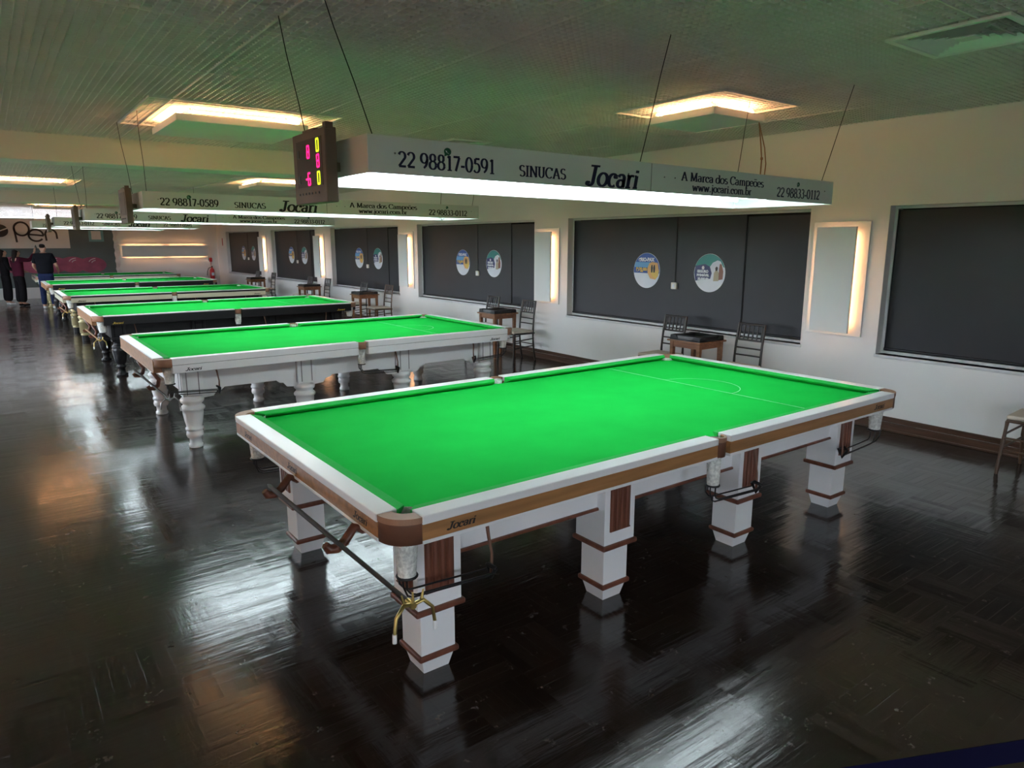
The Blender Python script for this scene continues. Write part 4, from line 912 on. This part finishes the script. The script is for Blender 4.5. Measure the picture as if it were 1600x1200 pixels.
def person(loc, rz, h, label, arms, hair, top, bottom, wide, shoes, legspread=.10, sleeves='long', phone=None, bodyw=1.0):
    """faces local -y; local x = person's left; arms: (elbow, wrist, hand tip) per side in metres for h=1.7"""
    r = empty('person', loc, label, 'person', None, rz); k = h/1.7
    V = lambda *p: Vector(p)*k
    vs = [V(0, 0, .93), V(0, .005, 1.08), V(0, .01, 1.25), V(0, .012, 1.40), V(0, 0, 1.47), V(0, -.012, 1.52), V(0, -.02, 1.58), V(0, -.015, 1.65)]
    rd = [(.15*bodyw, .105), (.125*bodyw, .09), (.155*bodyw, .10), (.12, .075), .052, .06, (.074, .088), (.06, .07)]
    ed = [(i, i+1) for i in range(7)]
    vs.append(V(0, -.115, 1.565)); rd.append(.014); ed.append((6, 8))        # nose
    for sx in (-1, 1): vs.append(V(sx*.083, 0, 1.575)); rd.append(.013); ed.append((6, len(vs)-1))   # ears
    hands = []
    arm_i = {}
    for sx, key in ((1, 'l'), (-1, 'r')):
        E_, Wr, Tp = [Vector(a)*k for a in arms[key]]
        base = len(vs); vs += [V(sx*.17, .01, 1.39), E_, Wr, Wr.lerp(Tp, .45)]
        rd += [.058, .042, .028, (.036, .018)]; ed += [(3, base), (base, base+1), (base+1, base+2), (base+2, base+3)]
        arm_i[key] = base
        d = (Tp-Wr).normalized(); side = d.cross(Vector((0, 1, 0)) if abs(d.y) < .8 else Vector((1, 0, 0))).normalized(); cr = d.cross(side)
        P = Wr.lerp(Tp, .45)
        for q, ln in zip((-1.5, -.5, .5, 1.5), (.075, .088, .082, .062)):
            i0 = len(vs); a = P+side*q*.019*k+d*.02*k; vs += [a, a+d*ln*.5*k+cr*.006*k, a+d*ln*k+cr*.028*k]; rd += [.009, .008, .007]
            ed += [(base+3, i0), (i0, i0+1), (i0+1, i0+2)]
        i0 = len(vs); a = Wr.lerp(P, .4)+side*.03*k; vs += [a, a+side*.025*k+d*.035*k, a+side*.025*k+d*.065*k]; rd += [.011, .010, .008]; ed += [(base+3, i0), (i0, i0+1), (i0+1, i0+2)]
        hands.append(Tp)
    for sx in (-1, 1):
        b0 = len(vs); lx = sx*legspread
        vs += [V(sx*.085, 0, .88), V(lx*.95, -.01, .50), V(lx, .02, .09), V(lx, -.12, .045)]; rd += [.088, .056, .040, (.038, .03)]
        ed += [(0, b0), (b0, b0+1), (b0+1, b0+2), (b0+2, b0+3)]
    skin_mesh('body', vs, ed, rd, M['skin'], r)
    # face
    for sx in (-1, 1):
        MB().lathe([(.001, -.008), (.008, -.005), (.010, 0), (.008, .005), (.001, .008)], V(sx*.032, -.100, 1.60), 8).build('eye', M['hair'], r)
    MB().box(V(-.026, -.108, 1.525), V(.026, -.098, 1.533)).build('mouth', M['maroon'], r)
    # hair
    if hair == 'long':
        hv = [V(0, 0, 1.66), V(0, .02, 1.62), V(0, .065, 1.52), V(0, .085, 1.38), V(0, .085, 1.22)]; hr = [(.075, .08), (.088, .088), (.088, .055), (.095, .04), (.06, .025)]
    else:
        hv = [V(0, 0, 1.675), V(0, .02, 1.64), V(0, .045, 1.58)]; hr = [(.065, .07), (.082, .084), (.068, .05)]
    skin_mesh('hair', hv, [(i, i+1) for i in range(len(hv)-1)], hr, M['hair'], r)
    # top
    tv = [V(0, 0, .86 if wide != 'long' else .78), V(0, .005, 1.08), V(0, .01, 1.25), V(0, .012, 1.39), V(0, .0, 1.45)]
    tr_ = [(.185*bodyw, .135), (.16*bodyw, .12), (.182*bodyw, .125), (.14, .095), (.07, .065)]; te = [(i, i+1) for i in range(4)]
    for sx, key in ((1, 'l'), (-1, 'r')):
        E_, Wr, Tp = [Vector(a)*k for a in arms[key]]; b0 = len(tv); S_ = V(sx*.17, .01, 1.39)
        if sleeves == 'long': tv += [S_, E_, E_.lerp(Wr, .9)]; tr_ += [.078, .058, .046]; te += [(3, b0), (b0, b0+1), (b0+1, b0+2)]
        else: tv += [S_, S_.lerp(E_, .8)]; tr_ += [.078, .066]; te += [(3, b0), (b0, b0+1)]
    skin_mesh('top', tv, te, [tuple(k*q for q in a) if isinstance(a, tuple) else a*k for a in tr_], M[top], r)
    # trousers
    bv = [V(0, 0, .98), V(0, .005, .88)]; br = [(.16*bodyw*k, .115*k), (.165*bodyw*k, .12*k)]; be = [(0, 1)]
    for sx in (-1, 1):
        b0 = len(bv); lx = sx*legspread; g = 1.35 if wide else 1
        bv += [V(sx*.09, 0, .80), V(lx*.95, -.01, .50), V(lx, .02, .10)]; br += [.105*k, .075*k*g, .062*k*g*(1.2 if wide else 1)]; be += [(1, b0), (b0, b0+1), (b0+1, b0+2)]
    skin_mesh('trousers', bv, be, br, M[bottom], r)
    for sx in (-1, 1):
        lx = sx*legspread
        skin_mesh('shoe', [V(lx, .05, .045), V(lx, -.04, .045), V(lx, -.15, .035)], [(0, 1), (1, 2)], [(.042, .042), (.048, .042), (.042, .032)], M[shoes], r, 2)
    return r
up = ((.36, -.10, 1.33), (.44, -.22, 1.56), (.46, -.25, 1.70))
# faces away to the far right: local -y is turned to +y
person((.21, 21.12, 0), PI-.25, 1.78, 'person in black T-shirt and blue trousers, back turned, by the far tables', dict(l=((.26, -.03, 1.12), (.20, -.20, .98), (.15, -.30, .95)), r=((-.27, .02, 1.12), (-.26, -.20, .98), (-.22, -.32, .94))), 'short', 'tee', 'jean', None, 'shoe', .11, 'short', bodyw=1.25)
person((-.36, 22.55, 0), PI/2+.5, 1.63, 'person in maroon top and wide black trousers raising an arm with a phone', dict(l=((.24, -.10, 1.20), (.22, -.26, 1.05), (.18, -.34, 1.00)), r=((-.25, -.22, 1.36), (-.18, -.42, 1.58), (-.16, -.46, 1.72))), 'long', 'maroon', 'dark', 'long', 'dark', .10, 'long', bodyw=1.35)
person((-.66, 23.25, 0), PI/2+.3, 1.63, 'person in black clothes with long hair at the left picture edge', dict(l=((.25, -.02, 1.14), (.20, -.22, 1.05), (.14, -.30, 1.04)), r=((-.25, -.02, 1.12), (-.20, -.22, 1.02), (-.14, -.30, 1.0))), 'long', 'dark', 'dark', 'long', 'shoe', .10, 'long', bodyw=1.15)
# phone held up by the person in maroon, filled in after the pose: at the raised right hand
Rz = Matrix.Rotation(PI/2+.5, 3, 'Z'); kk = 1.63/1.7
hp = Vector((-.36, 22.55, 0))+Rz @ (Vector((-.16, -.505, 1.73))*kk)
ph = MB().box((-.038, -.005, -.08), (.038, .005, .08)).build('phone', M['wire'], None, bevel=.004)
ph.location = hp; ph.rotation_euler = (.2, .8, PI/2+.5); tag(ph, 'black phone held up in the raised hand of the person in maroon', 'phone')
